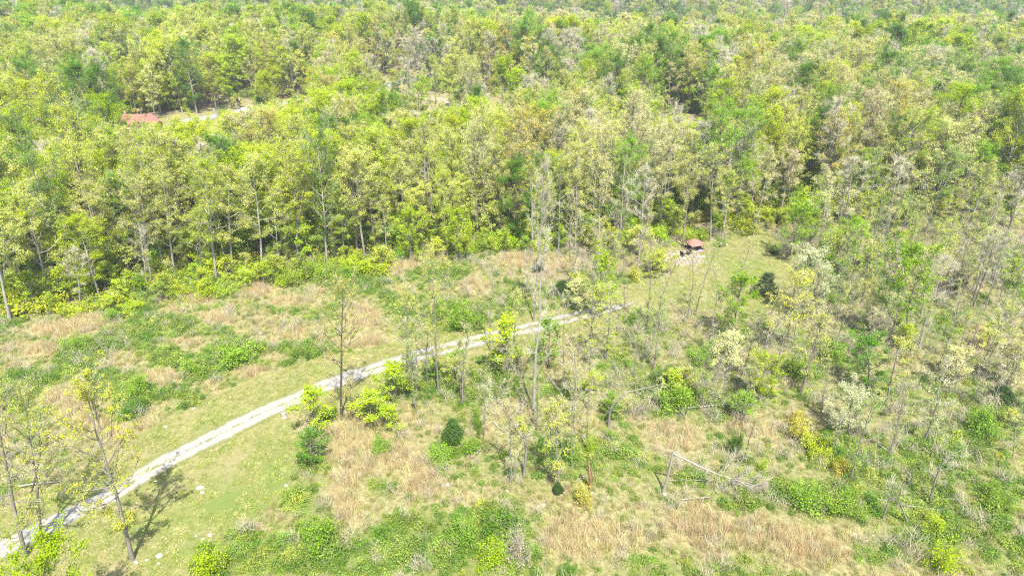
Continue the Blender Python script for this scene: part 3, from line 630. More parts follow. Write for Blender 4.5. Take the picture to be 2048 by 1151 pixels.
K = [  # kind, template, variant, base px, top px, crown radius m, tint, bark, label
 ('budding_tree', 'budbig', 0, (265, 1118), (168, 775), 3.6, 'yellow', 'bark', 'leaning yellow budding tree on the lawn beside the gravel track bend'),
 ('budding_tree', 'budsparse', 1, (52, 1112), (-30, 770), 3.8, 'yellowgreen', 'bark', 'tall pale leaved tree at lower left corner where the track leaves'),
 ('budding_tree', 'budsparse', 2, (84, 1085), (45, 800), 3.0, 'olive', 'bark', 'second trunk of pale leaved trees at the lower left corner'),
 ('bare_tree', 'pole', 1, (62, 985), (78, 850), 1.8, 'yellowgreen', 'bark_dark', 'small dark stemmed tree above the track at the left edge'),
 ('lime_tree', 'lowtree', 0, (72, 1290), (92, 1105), 2.7, 'lime', 'bark', 'bright lime leaved treetop cut off by the lower left frame'),
 ('budding_tree', 'budsparse', 0, (683, 838), (684, 575), 3.2, 'orange', 'bark_dark', 'dark trunked tree with rusty buds standing beside the gravel track'),
 ('budding_tree', 'budbig', 0, (816, 787), (815, 592), 2.4, 'paleyg', 'bark', 'slim pale yellow-green tree just right of the shaded track patch'),
 ('budding_tree', 'budbig', 1, (877, 786), (862, 520), 1.9, 'paleyg', 'bark', 'tall narrow cream-green tree in front of the track'),
 ('bare_tree', 'pole', 0, (855, 768), (852, 655), 1.2, 'olive', None, 'thin bare stem beside the tall narrow cream-green tree'),
 ('bare_tree', 'pole', 2, (834, 792), (832, 650), 1.2, 'olive', None, 'thin leafless pole tree left of the tall narrow cream-green tree'),
 ('bare_tree', 'bare', 1, (1067, 642), (1090, 345), 2.0, 'olive', 'bark', 'very tall bare tree just beyond the track behind the central one'),
 ('bare_tree', 'pole', 3, (980, 702), (986, 525), 1.7, 'olive', None, 'thin bare tree standing at the near track edge left of centre'),
 ('bare_tree', 'pole', 0, (925, 811), (932, 655), 1.6, 'olive', None, 'bare pole tree between the narrow cream-green tree and the centre'),
 ('bare_tree', 'pole', 1, (1131, 788), (1126, 600), 1.6, 'pinktan', None, 'bare tree with pinkish twigs just right of the tall central tree'),
 ('bare_tree', 'pole', 2, (1184, 656), (1186, 525), 1.4, 'olive', None, 'thin bare tree crossing the far track beside the lime green bush tree'),
 ('budding_tree', 'budding', 0, (1212, 719), (1225, 578), 2.2, 'lime', None, 'slender lime topped tree at the near side of the far track'),
 ('bare_tree', 'pole', 3, (1248, 638), (1250, 505), 1.3, 'olive', None, 'thin bare tree where the track fades into the clearing'),
 ('budding_tree', 'budding', 1, (1293, 662), (1303, 478), 1.9, 'paleyg', None, 'tall slim pale leaved tree left of the mown clearing'),
 ('bare_tree', 'pole', 0, (1306, 680), (1352, 525), 1.8, 'olive', None, 'leaning bare tree at the lower left of the mown clearing'),
 ('budding_tree', 'pole', 1, (1374, 638), (1387, 505), 1.9, 'yellow', None, 'thin tree with yellow tufts below the pavilion patio'),
 ('bare_tree', 'pole', 2, (1391, 631), (1430, 495), 2.0, 'olive', None, 'bare forked tree standing against the lower middle of the clearing'),
 ('bare_tree', 'pole', 3, (1457, 607), (1500, 480), 2.0, 'olive', None, 'bare tree with dark stem and spreading top against the clearing'),
 ('green_sapling', 'lowtree', 1, (1462, 680), (1482, 562), 3.1, 'vivid', None, 'leafy bright green tree in front of the clearing lower edge'),
 ('bare_tree', 'pole', 0, (1414, 709), (1432, 545), 1.5, 'olive', None, 'slim bare tree left of the leafy green tree under the clearing'),
 ('bare_tree', 'pole', 1, (1456, 682), (1466, 560), 1.2, 'olive', None, 'pale thin stem rising through the leafy green tree'),
 ('cedar_tree', 'cedar', 0, (1532, 592), (1538, 546), 2.0, (.06, .10, .04), None, 'dark evergreen with ragged crown at the clearing lower right edge'),
 ('flowering_tree', 'lowtree', 1, (1636, 640), (1622, 514), 2.9, 'white', None, 'white blossoming tree at the right edge of the clearing'),
 ('budding_tree', 'budsparse', 2, (1573, 694), (1595, 550), 2.6, 'yellow', None, 'yellow budding tree behind the forked yellow-green tree'),
 ('bare_tree', 'pole', 2, (1586, 700), (1600, 590), 1.2, 'olive', None, 'thin bare stem right of the forked yellow-green tree'),
 ('leafy_tree', 'lowtree', 0, (1575, 522), (1606, 420), 3.3, 'vivid', None, 'bushy green tree at the clearing upper right corner'),
 ('leafy_tree', 'lowtree', 0, (1777, 690), (1824, 512), 3.4, 'vivid', None, 'tall soft green tree in the open woodland right of the blossom'),
 ('leafy_tree', 'budding', 2, (1840, 640), (1868, 500), 2.8, 'paleyg', None, 'pale green thin tree beside the tall soft green woodland tree'),
 ('bare_tree', 'bare', 0, (1838, 697), (1892, 520), 2.0, 'olive', 'bark_pale', 'bare tree with drooping pale twigs in the right woodland'),
 ('bare_tree', 'bare', 2, (1762, 624), (1800, 492), 1.8, 'olive', 'bark_pale', 'bare whitish topped tree left of the soft green woodland tree'),
 ('budding_tree', 'budding', 1, (1723, 607), (1758, 490), 1.9, 'yellowgreen', None, 'tilted light green tree behind the big green leaning tree'),
 ('bare_tree', 'pole', 3, (1738, 598), (1768, 480), 1.0, 'olive', None, 'thin bare stem in the cluster right of the leaning green tree'),
 ('bare_tree', 'bare', 1, (1970, 621), (2012, 470), 1.7, 'olive', None, 'leaning bare tree near the right edge above the tan patch'),
 ('bare_tree', 'bare', 3, (1947, 614), (1992, 462), 1.8, 'olive', None, 'leaning bare tree left of its twin near the right edge'),
 ('bare_tree', 'bare', 0, (1899, 589), (1928, 480), 1.5, 'olive', None, 'bare tree above the small dark evergreen shrub at right'),
 ('budding_tree', 'budding', 0, (1878, 556), (1906, 440), 2.0, 'yellowgreen', None, 'green tufted slender tree at the right woodland edge'),
 ('green_sapling', 'lowtree', 1, (1737, 778), (1737, 682), 2.5, (.11, .25, .02), None, 'deep green young tree alone in the right scrub'),
 ('lime_tree', 'lowtree', 0, (1521, 798), (1531, 716), 2.3, 'lime', None, 'round lime green small tree in the right middle scrub'),
 ('budding_tree', 'budding', 2, (1772, 808), (1803, 683), 2.2, 'yellow', None, 'yellow budding tree right of the deep green young tree'),
 ('bare_tree', 'pole', 0, (1848, 882), (1900, 725), 2.2, 'cream', None, 'leaning bare tree with pale spread twigs in the lower right'),
 ('bare_tree', 'pole', 1, (1777, 913), (1816, 745), 1.7, 'olive', None, 'leaning bare tree with a fallen top beside it'),
 ('bare_tree', 'pole', 3, (1781, 908), (1812, 790), .9, 'olive', None, 'thin dark second stem at the foot of a leaning bare tree'),
 ('budding_tree', 'budding', 1, (1702, 958), (1748, 805), 1.9, 'midgreen', None, 'leaning tree with light green top above the orange shrubs'),
 ('bare_tree', 'pole', 2, (1661, 903), (1690, 825), 1.1, 'olive', 'bark_pale', 'short bare stem beside the white dogwood'),
 ('flowering_tree', 'lowtree', 1, (1697, 868), (1706, 785), 2.6, 'white', None, 'white dogwood in flower above the orange-green shrubs'),
 ('bare_tree', 'pole', 1, (1979, 828), (2006, 730), 1.5, 'cream', None, 'bare tree with pale twigs over a dark shrub at right'),
 ('budding_tree', 'pole', 2, (1487, 930), (1511, 835), 1.1, 'lime', 'bark_dark', 'dark thin leaning stem above the broken tree branches'),
 ('bare_tree', 'pole', 3, (1643, 834), (1654, 735), 1.2, 'olive', None, 'upright bare stem left of the white dogwood'),
 ('bare_tree', 'pole', 0, (1471, 788), (1500, 670), 1.4, 'olive', 'bark_dark', 'dark leaning stem left of the round lime tree'),
 ('bare_tree', 'pole', 2, (1492, 818), (1500, 735), 1.1, 'olive', None, 'thin stem just below the round lime tree'),
 ('bare_tree', 'pole', 1, (1429, 822), (1437, 715), 1.2, 'cream', None, 'thin stem with cream twigs left of the round lime tree'),
 ('bare_tree', 'pole', 0, (2026, 913), (2046, 835), 1.2, 'olive', None, 'small pale stem at the right frame edge'),
 ('bare_tree', 'pole', 2, (1021, 967), (1018, 812), 1.5, 'olive', None, 'upright bare twin stem left of the bent bare tree'),
 ('bare_tree', 'pole', 3, (1028, 962), (1030, 850), .9, 'olive', None, 'thinner stem between the twin stem and bent bare tree'),
 ('budding_tree', 'budding', 1, (1102, 962), (1100, 820), 1.7, 'lime', None, 'light lime leaved thin tree lower centre'),
 ('budding_tree', 'budding', 0, (1120, 983), (1114, 812), 1.8, 'yellow', None, 'yellowish thin tree right beside the light lime one lower centre'),
 ('bare_tree', 'pole', 0, (1144, 936), (1147, 740), 1.3, 'olive', None, 'tall thin bare tree left of the orange rotten snag'),
 ('bare_tree', 'pole', 1, (1175, 898), (1184, 735), 1.7, 'yellowgreen', None, 'forked bare tree above the orange rotten snag'),
 ('bare_tree', 'pole', 2, (967, 877), (968, 745), 1.2, 'olive', None, 'bare tree beside the round dark cedar'),
 ('lime_tree', 'sapling', 1, (627, 868), (620, 782), 2.0, 'lime', None, 'lime green sapling left of the dark trunked tree foot'),
 ('green_sapling', 'sapling', 2, (626, 930), (618, 862), 1.4, 'green', None, 'open dark green sapling at the lawn corner'),
 ('lime_tree', 'sapling', 3, (741, 842), (740, 790), 2.2, 'lime', None, 'broad lime shrub tree right of the dark trunked tree foot'),
 ('lime_tree', 'sapling', 0, (786, 800), (785, 735), 2.0, 'lime', None, 'lime green sapling beside the shaded patch of track'),
 ('lime_tree', 'sapling', 1, (770, 858), (772, 815), 1.5, 'lime', None, 'low lime sapling under the broad lime shrub tree'),
 ('lime_tree', 'sapling', 2, (1010, 745), (1014, 648), 2.4, 'lime', None, 'lime green tree at the near track edge left of centre'),
 ('green_sapling', 'sapling', 3, (1097, 735), (1098, 645), 2.1, 'midgreen', None, 'green tree behind the tall central tree trunk'),
 ('lime_tree', 'lowtree', 0, (1200, 636), (1204, 522), 2.6, 'lime', None, 'tall lime bush tree at the far end of the track'),
 ('budding_tree', 'sapling', 1, (1163, 628), (1158, 565), 2.0, 'cream', None, 'small cream leaved tree beyond the track beside the lime bush'),
 ('lime_tree', 'lowtree', 1, (822, 520), (818, 428), 2.7, 'lime', None, 'layered lime tree at the forest edge left of centre'),
 ('lime_tree', 'lowtree', 0, (917, 520), (914, 428), 3.0, 'lime', None, 'broad bright lime tree at the forest edge near centre'),
 ('leafy_tree', 'sapling', 1, (1325, 552), (1318, 505), 2.4, 'yellowgreen', 'bark_dark', 'rounded yellowish tree just left of the patio'),
 ('budding_tree', 'budding', 2, (1228, 555), (1226, 470), 1.8, 'yellowgreen', None, 'yellow-green slender tree left of the clearing among bare stems'),
 ('budding_tree', 'sapling', 0, (1452, 738), (1460, 672), 2.2, 'cream', None, 'cream leaved small tree below the leafy bright green tree'),
 ('budding_tree', 'sapling', 1, (2027, 765), (2030, 695), 2.2, 'pinktan', None, 'pinkish tan small tree at the right frame edge'),
 ('budding_tree', 'sapling', 2, (1912, 755), (1914, 700), 1.8, 'cream', None, 'small cream tree left of the pinkish tan one'),
 ('leafy_tree', 'lowtree', 1, (288, 276), (288, 249), 2.3, 'midgreen', None, 'small mid green tree right in front of the red roofed house'),
 ('leafy_tree', 'lowtree', 0, (243, 280), (243, 250), 2.6, 'olive', None, 'small olive tree covering the left end of the red roof'),
 ('bare_tree', 'bare', 0, (160, 615), (148, 500), 1.8, 'olive', 'bark_pale', 'pale dead looking tree at the left forest foot'),
]
for kind, tk, i, b, t_, R, tint, bark, lab in K:
    by_pixels(kind, tk, i, b, t_, R, tint, lab, 'tree', None, bark)
# forest edge trees with visible trunks: base, top, tint, template
EDGE = [((101, 600), (42, 385), 4.2, 'paleyg', 'leafy'), ((210, 572), (180, 375), 3.2, 'olive', 'thin'), ((306, 574), (268, 365), 3.6, 'olive', 'thin'), ((248, 556), (212, 370), 3.4, 'yellowgreen', 'thin'),
 ((295, 582), (280, 460), 2.0, 'olive', 'bare'), ((433, 558), (408, 330), 4.0, 'yellowgreen', 'leafy'), ((466, 554), (455, 345), 3.6, 'paleyg', 'leafy'), ((525, 549), (505, 325), 3.8, 'paleyg', 'leafy'), ((403, 553), (398, 420), 2.6, 'lime', 'thin'),
 ((596, 522), (582, 300), 4.6, 'yellowgreen', 'leafy'), ((655, 530), (636, 282), 3.8, 'green', 'leafy'), ((715, 516), (703, 320), 3.2, 'cream', 'thin'), ((786, 486), (748, 268), 4.6, 'yellowgreen', 'leafy'), ((871, 483), (852, 300), 3.6, 'yellowgreen', 'leafy'),
 ((828, 462), (812, 310), 3.0, 'olive', 'thin'), ((774, 521), (766, 400), 2.0, 'paleyg', 'thin'), ((1117, 504), (1122, 330), 2.6, 'yellowgreen', 'thin'), ((1196, 516), (1206, 250), 3.2, 'cream', 'leafy'), ((1274, 548), (1290, 340), 2.4, 'olive', 'bare'),
 ((1365, 492), (1380, 320), 2.8, 'paleyg', 'thin'), ((1421, 484), (1428, 300), 2.8, 'paleyg', 'thin'), ((1442, 486), (1464, 350), 2.6, 'yellowgreen', 'thin'), ((1506, 470), (1540, 305), 2.8, 'cream', 'thin'), ((955, 480), (950, 255), 3.4, 'cream', 'leafy'),
 ((1030, 470), (1040, 230), 4.0, 'orange', 'thin'), ((1000, 490), (1004, 330), 2.6, 'paleyg', 'thin'), ((1640, 500), (1652, 340), 2.6, 'cream', 'thin'), ((1690, 470), (1708, 320), 3.0, 'olive', 'bare'), ((1850, 470), (1905, 300), 3.6, 'midgreen', 'thin'),
 ((1770, 455), (1800, 320), 3.2, 'olive', 'bare'), ((1920, 500), (1985, 330), 3.2, 'olive', 'thin'), ((2005, 500), (2060, 330), 3.4, 'olive', 'bare'), ((350, 560), (322, 345), 4.0, 'paleyg', 'leafy'), ((20, 640), (-40, 400), 4.4, 'paleyg', 'leafy'), ((560, 535), (548, 400), 3.0, 'lime', 'thin'),
 ((690, 530), (684, 400), 2.6, 'lime', 'thin'), ((905, 470), (902, 275), 3.6, 'paleyg', 'leafy'), ((1065, 500), (1062, 330), 3.0, 'yellowgreen', 'thin'), ((1150, 500), (1152, 300), 3.0, 'paleyg', 'thin'), ((1240, 480), (1250, 300), 3.2, 'midgreen', 'thin'), ((1320, 470), (1330, 290), 3.0, 'cream', 'thin')]
occupied = []
def bxy(p): return at(*p)[:2]
for b, t_, R, tint, tk in EDGE: occupied.append(bxy(b))
AUTO = []   # candidates: dict(loc, H, R, tint, tk, axis)
for b, t_, R, tint, tk in EDGE:
    bb = at(*b); tt = on_plane(*t_, bb[1]); ax = tt - bb
    AUTO.append(dict(loc=bb, H=float(np.linalg.norm(ax)), R=R, tint=tint, tk=tk, axis=ax, edge=True))

# trees with a shape of their own ---------------------------------------------------
def path3(b, pts):
    bb = at(*b); out = [bb - [0, 0, .1]]
    for p in pts: out.append(on_plane(p[0], p[1], bb[1] + (p[2] if len(p) > 2 else 0)))
    out = np.array(out); seg = np.linalg.norm(np.diff(out, axis=0), axis=1); c = np.concatenate([[0], np.cumsum(seg)])
    s = np.linspace(0, c[-1], 14); return bb, np.stack([np.interp(s, c, out[:, i]) for i in range(3)], 1) - bb
def custom(kind, b, pts, r0, cb, R, nl, nsub, ln, ls, cl, tn, tw, tint, label, bark='bark', shape='oval', asc=1.1, tl=.7, r1=.02, seed=1, cat='tree', pts_abs=None, dead=0, twig='twig_pale', spread=1.0, forks=()):
    bb, P = path3(b, pts) if pts_abs is None else (pts_abs[0], pts_abs[1])
    rg = np.random.default_rng(seed); W, C = grow(rg, P, flare(len(P), r0, r1), cb, R, nl, nsub, ln, ls, cl, None, tn, tl, tw, shape, asc, 8, spread, dead)
    o = empty(kind, bb); link('trunk', W.mesh(kind + '_trunk', [M[bark]], True), o)
    c = link('crown', C.mesh(kind + '_crown', [M['leaf'], M[twig]]), o); t_ = TINT[tint]; c.color = (*t_, 1)
    tag(o, label, cat); return o
custom('bare_tree', (1067, 820), [(1070, 740), (1072, 700), (1080, 650), (1079, 600), (1082, 545), (1092, 470)], .23, .3, 2.6, 17, 6, 60, .14, .4, 1500, .02, 'olive', 'tallest bare tree in the middle with pale spreading low limbs', 'bark_pale', 'vase', 1.2, seed=3)
custom('bare_tree', (1048, 952), [(1053, 900), (1050, 880), (1030, 850), (1012, 825), (992, 795), (975, 775)], .17, .35, 2.2, 12, 5, 20, .12, .3, 700, .018, 'olive', 'bent bare tree leaning left over the scrub lower centre', 'bark', 'vase', .8, seed=4)
custom('bare_tree', (1217, 853), [(1220, 822), (1232, 800), (1252, 784), (1280, 778), (1322, 768)], .15, .4, 1.6, 12, 5, 260, .14, .3, 500, .018, 'yellowgreen', 'arched bare tree bowing over to the right in mid scrub', 'bark', 'vase', .7, seed=5)
custom('forked_tree', (1527, 714), [(1533, 680), (1548, 655), (1562, 640), (1580, 620), (1600, 590), (1612, 565)], .15, .35, 3.4, 15, 7, 2600, .18, .45, 900, .02, 'yellow', 'forked yellow-green tree with grey trunk below the white blossom', 'bark', 'vase', .9, seed=6)
custom('leafy_tree', (1664, 548), [(1668, 520), (1676, 500), (1694, 480), (1708, 462), (1717, 445)], .22, .1, 2.7, 18, 8, 12000, .18, .6, 100, .02, 'vivid', 'leaning deep green leafy tree clothed to its foot right of the clearing', 'bark_dark', 'oval', .7, seed=7)
custom('bare_tree', (1859, 1007), [(1866, 975), (1876, 945), (1890, 915), (1912, 903), (1935, 897)], .12, .35, 1.5, 10, 5, 30, .12, .3, 500, .016, 'cream', 'arched bare sapling curving right in the lower right scrub', 'bark', 'vase', .7, seed=8)
# snapped tree: upright stub and the fallen top are parts of one thing
bb = at(1326, 982); kink = on_plane(1345, 905, bb[1] - .2); end = at(1522, 978) + [0, 0, .35]
o = empty('snapped_tree', bb)
s = np.linspace(0, 1, 8)[:, None]; Pst = (kink - bb) * s + np.array([.12, 0, 0]) * np.sin(s * 3.1); Gs = Geo(); Gs.tube(Pst, np.linspace(.17, .11, 8), 8)
link('trunk', Gs.mesh('snapped_trunk', [M['bark_pale']], True), o)
s = np.linspace(0, 1, 14)[:, None]; Pf = (kink - bb) + (end - kink) * s + np.array([0, 0, -.5]) * np.sin(s * 3.1); rg = np.random.default_rng(12)
W, C = grow(rg, Pf, np.linspace(.12, .025, 14), .5, 1.9, 26, 8, 0, .1, .2, None, 1900, .8, .02, 'oval', .9, 7, .5, 0)
f = link('fallen_top', W.mesh('fallen_top', [M['bark_pale']], True), o); link('twigs', C.mesh('fallen_twigs', [M['leaf'], M['twig']]), f)
tag(o, 'snapped grey tree with its leafless top bent down to the ground', 'tree')
# leaning pair
a0, a1 = at(1765, 1037), at(1816, 1046); ap = on_plane(1787, 972, (a0[1] + a1[1]) / 2)
for p0, lab, sd_ in ((a0, 'left stem of the two leaning bare stems that meet', 1), (a1, 'right stem of the two leaning bare stems that meet', 2)):
    P = (ap - p0) * np.linspace(0, 1.06, 14)[:, None]
    custom('bare_tree', None, None, .09, .45, 1.0, 8, 4, 20, .12, .3, 200, .016, 'lime', lab, 'bark', 'vase', .9, pts_abs=(p0, P), seed=20 + sd_)
# rotten snag
bb = at(1182, 980); tp = on_plane(1177, 920, bb[1]); rg = np.random.default_rng(8); s = np.linspace(0, 1, 12)[:, None]
P = (tp - bb) * s + rg.normal(size=(12, 3)) * .05; Gs = Geo(); Gs.tube(P, .11 + .1 * rg.random(12) * (s[:, 0] < .9), 8); Gs.tube(P[3:9] + [.25, 0, 0], np.linspace(.06, .1, 6), 5)
o = empty('rotten_snag', bb); link('trunk', Gs.mesh('rotten_snag', [M['bark_orange']], True), o)
tag(o, 'short orange rotten snag standing in the scrub lower centre', 'dead tree')

# shrubs ---------------------------------------------------------------------------
def shrub(px_, py_, w_, h_, tint, label, tk='bush', kind='shrub', i=None, cat='shrub', group=None):
    b = at(px_, py_); dep_ = proj(*b)[2]; i = random.randrange(4) if i is None else i
    tm = T[tk][i % len(T[tk])]
    return place(kind, tm, b, float(h_ * dep_ / FPX * 1.05), float(w_ / 2 * dep_ / FPX), tint, label, cat, group, None, random.uniform(0, 6.28))
o = shrub(906, 884, 42, 54, (.06, .115, .025), 'round dark green cedar bush standing alone lower centre', 'egg', 'cedar_bush', 0)
SH = [(655, 838, 50, 34, 'midgreen', 'dark leafed shrub touching the dark trunk beside the track'), (882, 925, 56, 30, 'midgreen', 'lime-green low shrub left below the round cedar'), (940, 905, 44, 34, 'midgreen', 'leafy shrub right below the round cedar'),
 (955, 860, 28, 50, 'midgreen', 'upright green shrub right of the round cedar'), (900, 770, 22, 24, 'lime', 'small bright lime bush between narrow trees near the track'), (760, 905, 40, 40, 'midgreen', 'green shrub on the tan grass strip lower left of the cedar'),
 (1600, 880, 50, 40, 'orange', 'orange-green shrub at the upper end of its row'), (1625, 905, 60, 40, 'yellowgreen', 'yellow-green shrub in the middle of the orange row'), (1678, 945, 40, 30, 'orange', 'orange-yellow shrub at the foot of the leaning light green tree'),
 (1590, 850, 36, 28, 'orange', 'small orange tinged bush topping the orange-green row'), (1655, 928, 40, 30, 'yellowgreen', 'yellowish bush low in the orange-green row'), (1525, 945, 22, 26, 'lime', 'small bright green bush right of the broken tree top'),
 (1860, 1062, 50, 34, 'lime', 'bright green clump below the arched sapling at lower right'), (1880, 1140, 60, 60, 'lime', 'pointed bright green shrub at the bottom right'), (1136, 1145, 40, 22, 'green', 'small dense green bush at the bottom edge centre'),
 (590, 1120, 0, 0, 'midgreen', ''), (425, 1150, 70, 80, 'lime', 'large bright green shrub at the bottom edge of the lawn'), (640, 1100, 80, 60, 'midgreen', 'tall green shrub mass on tan grass lower left'), (930, 1090, 60, 50, 'midgreen', 'dense green shrub in the thicket at bottom centre'),
 (1010, 1060, 80, 50, 'green', 'broad deep green shrub topping the bottom centre thicket'), (985, 1130, 60, 50, 'lime', 'lime shrub low in the bottom centre thicket'), (1035, 1120, 60, 80, 'olive', 'greyish leafless bush beside the bottom centre thicket'),
 (1165, 1005, 44, 36, 'orange', 'brownish bush at the foot of the orange snag'), (1135, 915, 30, 50, 'green', 'dark green bush left of the tall thin bare tree'), (1115, 985, 22, 26, 'dark', 'tiny evergreen under the yellowish thin tree'),
 (700, 560, 50, 26, 'midgreen', 'green shrub in the field below the forest edge'), (150, 700, 60, 26, 'midgreen', 'green shrub at the left of the brush field'), (270, 825, 60, 34, 'green', 'deep green bramble shrub above the lawn at left'), (280, 790, 60, 34, 'midgreen', 'green shrub on the slope above the lawn bend'),
 (480, 720, 90, 40, 'midgreen', 'wide bramble shrub in the middle of the left field'), (225, 640, 40, 20, 'midgreen', 'small round shrub in the tan strip at left'), (395, 745, 60, 30, 'midgreen', 'green shrub among tan grass in the left field'), (1220, 880, 30, 24, 'midgreen', 'green bush below the arched bare tree'),
 (1180, 905, 24, 34, 'lime', 'small lime bush at the forked bare tree foot'), (1075, 545, 22, 30, 'dark', 'small conical evergreen in the field beyond the track'), (1125, 590, 40, 30, 'dark', 'dark evergreen bush beyond the track'), (1912, 575, 36, 30, 'dark', 'small dark evergreen shrub in the right woodland'),
 (2000, 800, 50, 30, 'dark', 'low dark evergreen at the right edge'), (1440, 900, 0, 0, 'green', ''), (1470, 905, 26, 60, 'green', 'narrow deep green bush left of the dark leaning stem'), (1270, 560, 30, 26, 'yellow', 'small yellow bush left of the clearing'), (1545, 505, 26, 14, 'dark', 'low dark bush at the clearing right corner'),
 (1440, 492, 26, 14, 'green', 'small green bush at the clearing upper edge'), (1270, 650, 40, 30, 'midgreen', 'green bush below the end of the track'), (930, 660, 60, 50, 'midgreen', 'large round green shrub across the track left of centre'), (880, 640, 40, 36, 'midgreen', 'green shrub left of the large round one across the track'),
 (1345, 820, 80, 50, 'midgreen', 'broad green shrub patch right of the arched tree'), (1330, 770, 60, 40, 'green', 'deep green shrub above the broad patch right of the arched tree'), (1400, 720, 50, 30, 'midgreen', 'green shrub under the slim bare tree below the clearing'),
 (1600, 750, 60, 40, 'midgreen', 'green shrub right of the round lime tree'), (1660, 720, 60, 40, 'midgreen', 'green shrub behind the deep green young tree'), (1960, 870, 60, 50, 'midgreen', 'green shrub clump near the right frame edge'), (1990, 1010, 60, 50, 'midgreen', 'green shrub clump at lower right edge'),
 (1610, 1010, 80, 40, 'midgreen', 'green shrub patch right of the broken tree top'), (1690, 1030, 70, 44, 'midgreen', 'green shrub patch left of the leaning stem pair'), (560, 1060, 0, 0, 'midgreen', '')]
for a, b, w_, h_, tn, lab in SH:
    if not w_: continue
    tk = 'twigbush' if 'leafless' in lab else ('egg' if 'evergreen' in lab else 'bush')
    shrub(a, b, w_, h_, tn, lab, tk, 'cedar_bush' if tk == 'egg' else 'shrub')

# ------------------------------------------------------------------ landmarks in words, for labels of the many forest trees
COLS = [(0, 150, 'at the far left'), (150, 240, 'left of the red roof'), (240, 340, 'around the red roofed house'), (340, 520, 'around the house lawn'), (520, 700, 'right of the house lawn'), (700, 860, 'above the tan field'),
        (860, 1010, 'left of the tallest bare tree'), (1010, 1160, 'behind the tallest bare tree'), (1160, 1320, 'left of the pavilion'), (1320, 1460, 'above the pavilion'), (1460, 1620, 'right of the clearing'), (1620, 1800, 'beyond the right woodland'), (1800, 1930, 'toward the right edge'), (1930, 2060, 'at the far right')]
ROWS = [(0, 120, 'distant'), (120, 200, 'far back'), (200, 270, 'middle distance'), (270, 350, 'nearer forest'), (350, 460, 'front row'), (460, 1160, 'low forest edge')]
ORD = 'first second third fourth fifth sixth seventh eighth ninth tenth eleventh twelfth thirteenth fourteenth fifteenth sixteenth'.split()

# ------------------------------------------------------------------ the forest
rng = np.random.default_rng(77)
def jgrid(x0, x1, y0, y1, s):
    X, Y = np.meshgrid(np.arange(x0, x1, s), np.arange(y0, y1, s)); P = np.stack([X.ravel(), Y.ravel()], 1); return P + rng.uniform(-.48, .48, P.shape) * s
P = jgrid(-420, 420, 105, 470, 5.1)
px, py, dep = proj(P[:, 0], P[:, 1], terr(P[:, 0], P[:, 1]) + 12)
P = P[(px > -260) & (px < 2308)]
d = sdist(P, FOREST); ok = (d < -1.5) & (ldist(P, BACKROAD) > 5) & (ldist(P, LANE) > 4.2) & (sdist(P, HLAWN) > 2) & (ldist(P, DRIVE) > 4)
HOUSE = at(280, 262)[:2]; ok &= np.linalg.norm((P - HOUSE) / [10.5, 9], axis=1) > 1
for q in occupied: ok &= np.linalg.norm(P - q, axis=1) > 3
P = P[ok]; Z = terr(P[:, 0], P[:, 1]); n = len(P)
H = rng.uniform(13, 24, n) * (.9 + .25 * fbm(P[:, 0], P[:, 1], 40, 5)); H = H * np.where(rng.uniform(size=n) < .14, .62, 1.0)
edge = (sdist(P, FOREST) > -9); H = np.where(edge, H * 1.0, H)
R = H * rng.uniform(.115, .19, n) + .6
# keep sight lines of the photograph open: shorten what would hide them
px, py, dep = proj(P[:, 0], P[:, 1], Z); pxt, pyt, dpt = proj(P[:, 0], P[:, 1], Z + H); wpx = R * FPX / dep
for x0, x1, yt, yb, pr in ((236, 318, 244, 264, 1.0), (396, 496, 226, 268, 1.0), (355, 415, 236, 256, .9), (540, 606, 200, 217, 1.0), (780, 1026, 184, 228, .75), (440, 500, 190, 226, .9), (395, 450, 266, 282, .8), (1340, 1400, 238, 250, .8), (690, 800, 166, 190, .5)):
    hit = (pxt + wpx * 1.15 > x0) & (pxt - wpx * 1.15 < x1) & (pyt < yb) & (py > yt - 2) & (rng.uniform(size=n) < pr)
    zc = Z.copy()
    for i in np.where(hit)[0]:
        H[i] = max(.1, float(on_plane(float(pxt[i]), yb + rng.uniform(0, 10), P[i, 1])[2] - Z[i]))
keep = H > 3.5; P, Z, H, R = P[keep], Z[keep], np.array(H)[keep], R[keep]; R = np.minimum(R, H * .35); n = len(P)
pxt, pyt, dpt = proj(P[:, 0], P[:, 1], Z + H * .85)
names = ['lime', 'yellowgreen', 'paleyg', 'cream', 'green', 'midgreen', 'olive', 'orange', 'grey', 'pinktan']
def region_weights(x, y):
    w = np.array([1.2, 2.8, 3.0, 1.3, .8, 1.1, 1.6, .5, 1.1, .3])
    if x < 560: w *= [1.8, 2.0, 1.5, .7, .8, .7, 1.2, .7, .6, .4]
    if 560 <= x < 1000: w *= [1.1, 1.2, 1.3, 1.1, .7, .8, 1, 1, 1.3, 1]
    if x > 1560: w *= [.5, .6, 1.1, 2.6, .9, 1.1, 1.3, 1, 1.8, 1.6]
    if 1000 <= x <= 1560: w *= [.9, .9, 1, 1.6, .9, 1, 1.1, 1.1, 1.5, 1.3]
    if y < 130: w *= [.8, .9, 1, 1.2, 1.3, 1.4, 1, 1, 1.8, 1]
    if y < 40: w *= [.8, .6, .6, .5, 3, 2.5, 1, .6, 1, .3]
    if x > 1700 and y < 220: w *= [1, 1, .8, .7, 2.2, 2.4, 1, 1, 1, 1]
    if 330 < y and x < 900: w *= [1.6, 1.6, 1.3, .7, 1, 1, .9, .4, .5, .3]
    return w / w.sum()
cn = [vn(P[:, 0] / 16 + 31 * k, P[:, 1] / 16 + 17 * k, 200 + k) for k in range(len(names))]
tid = np.zeros(n, int)
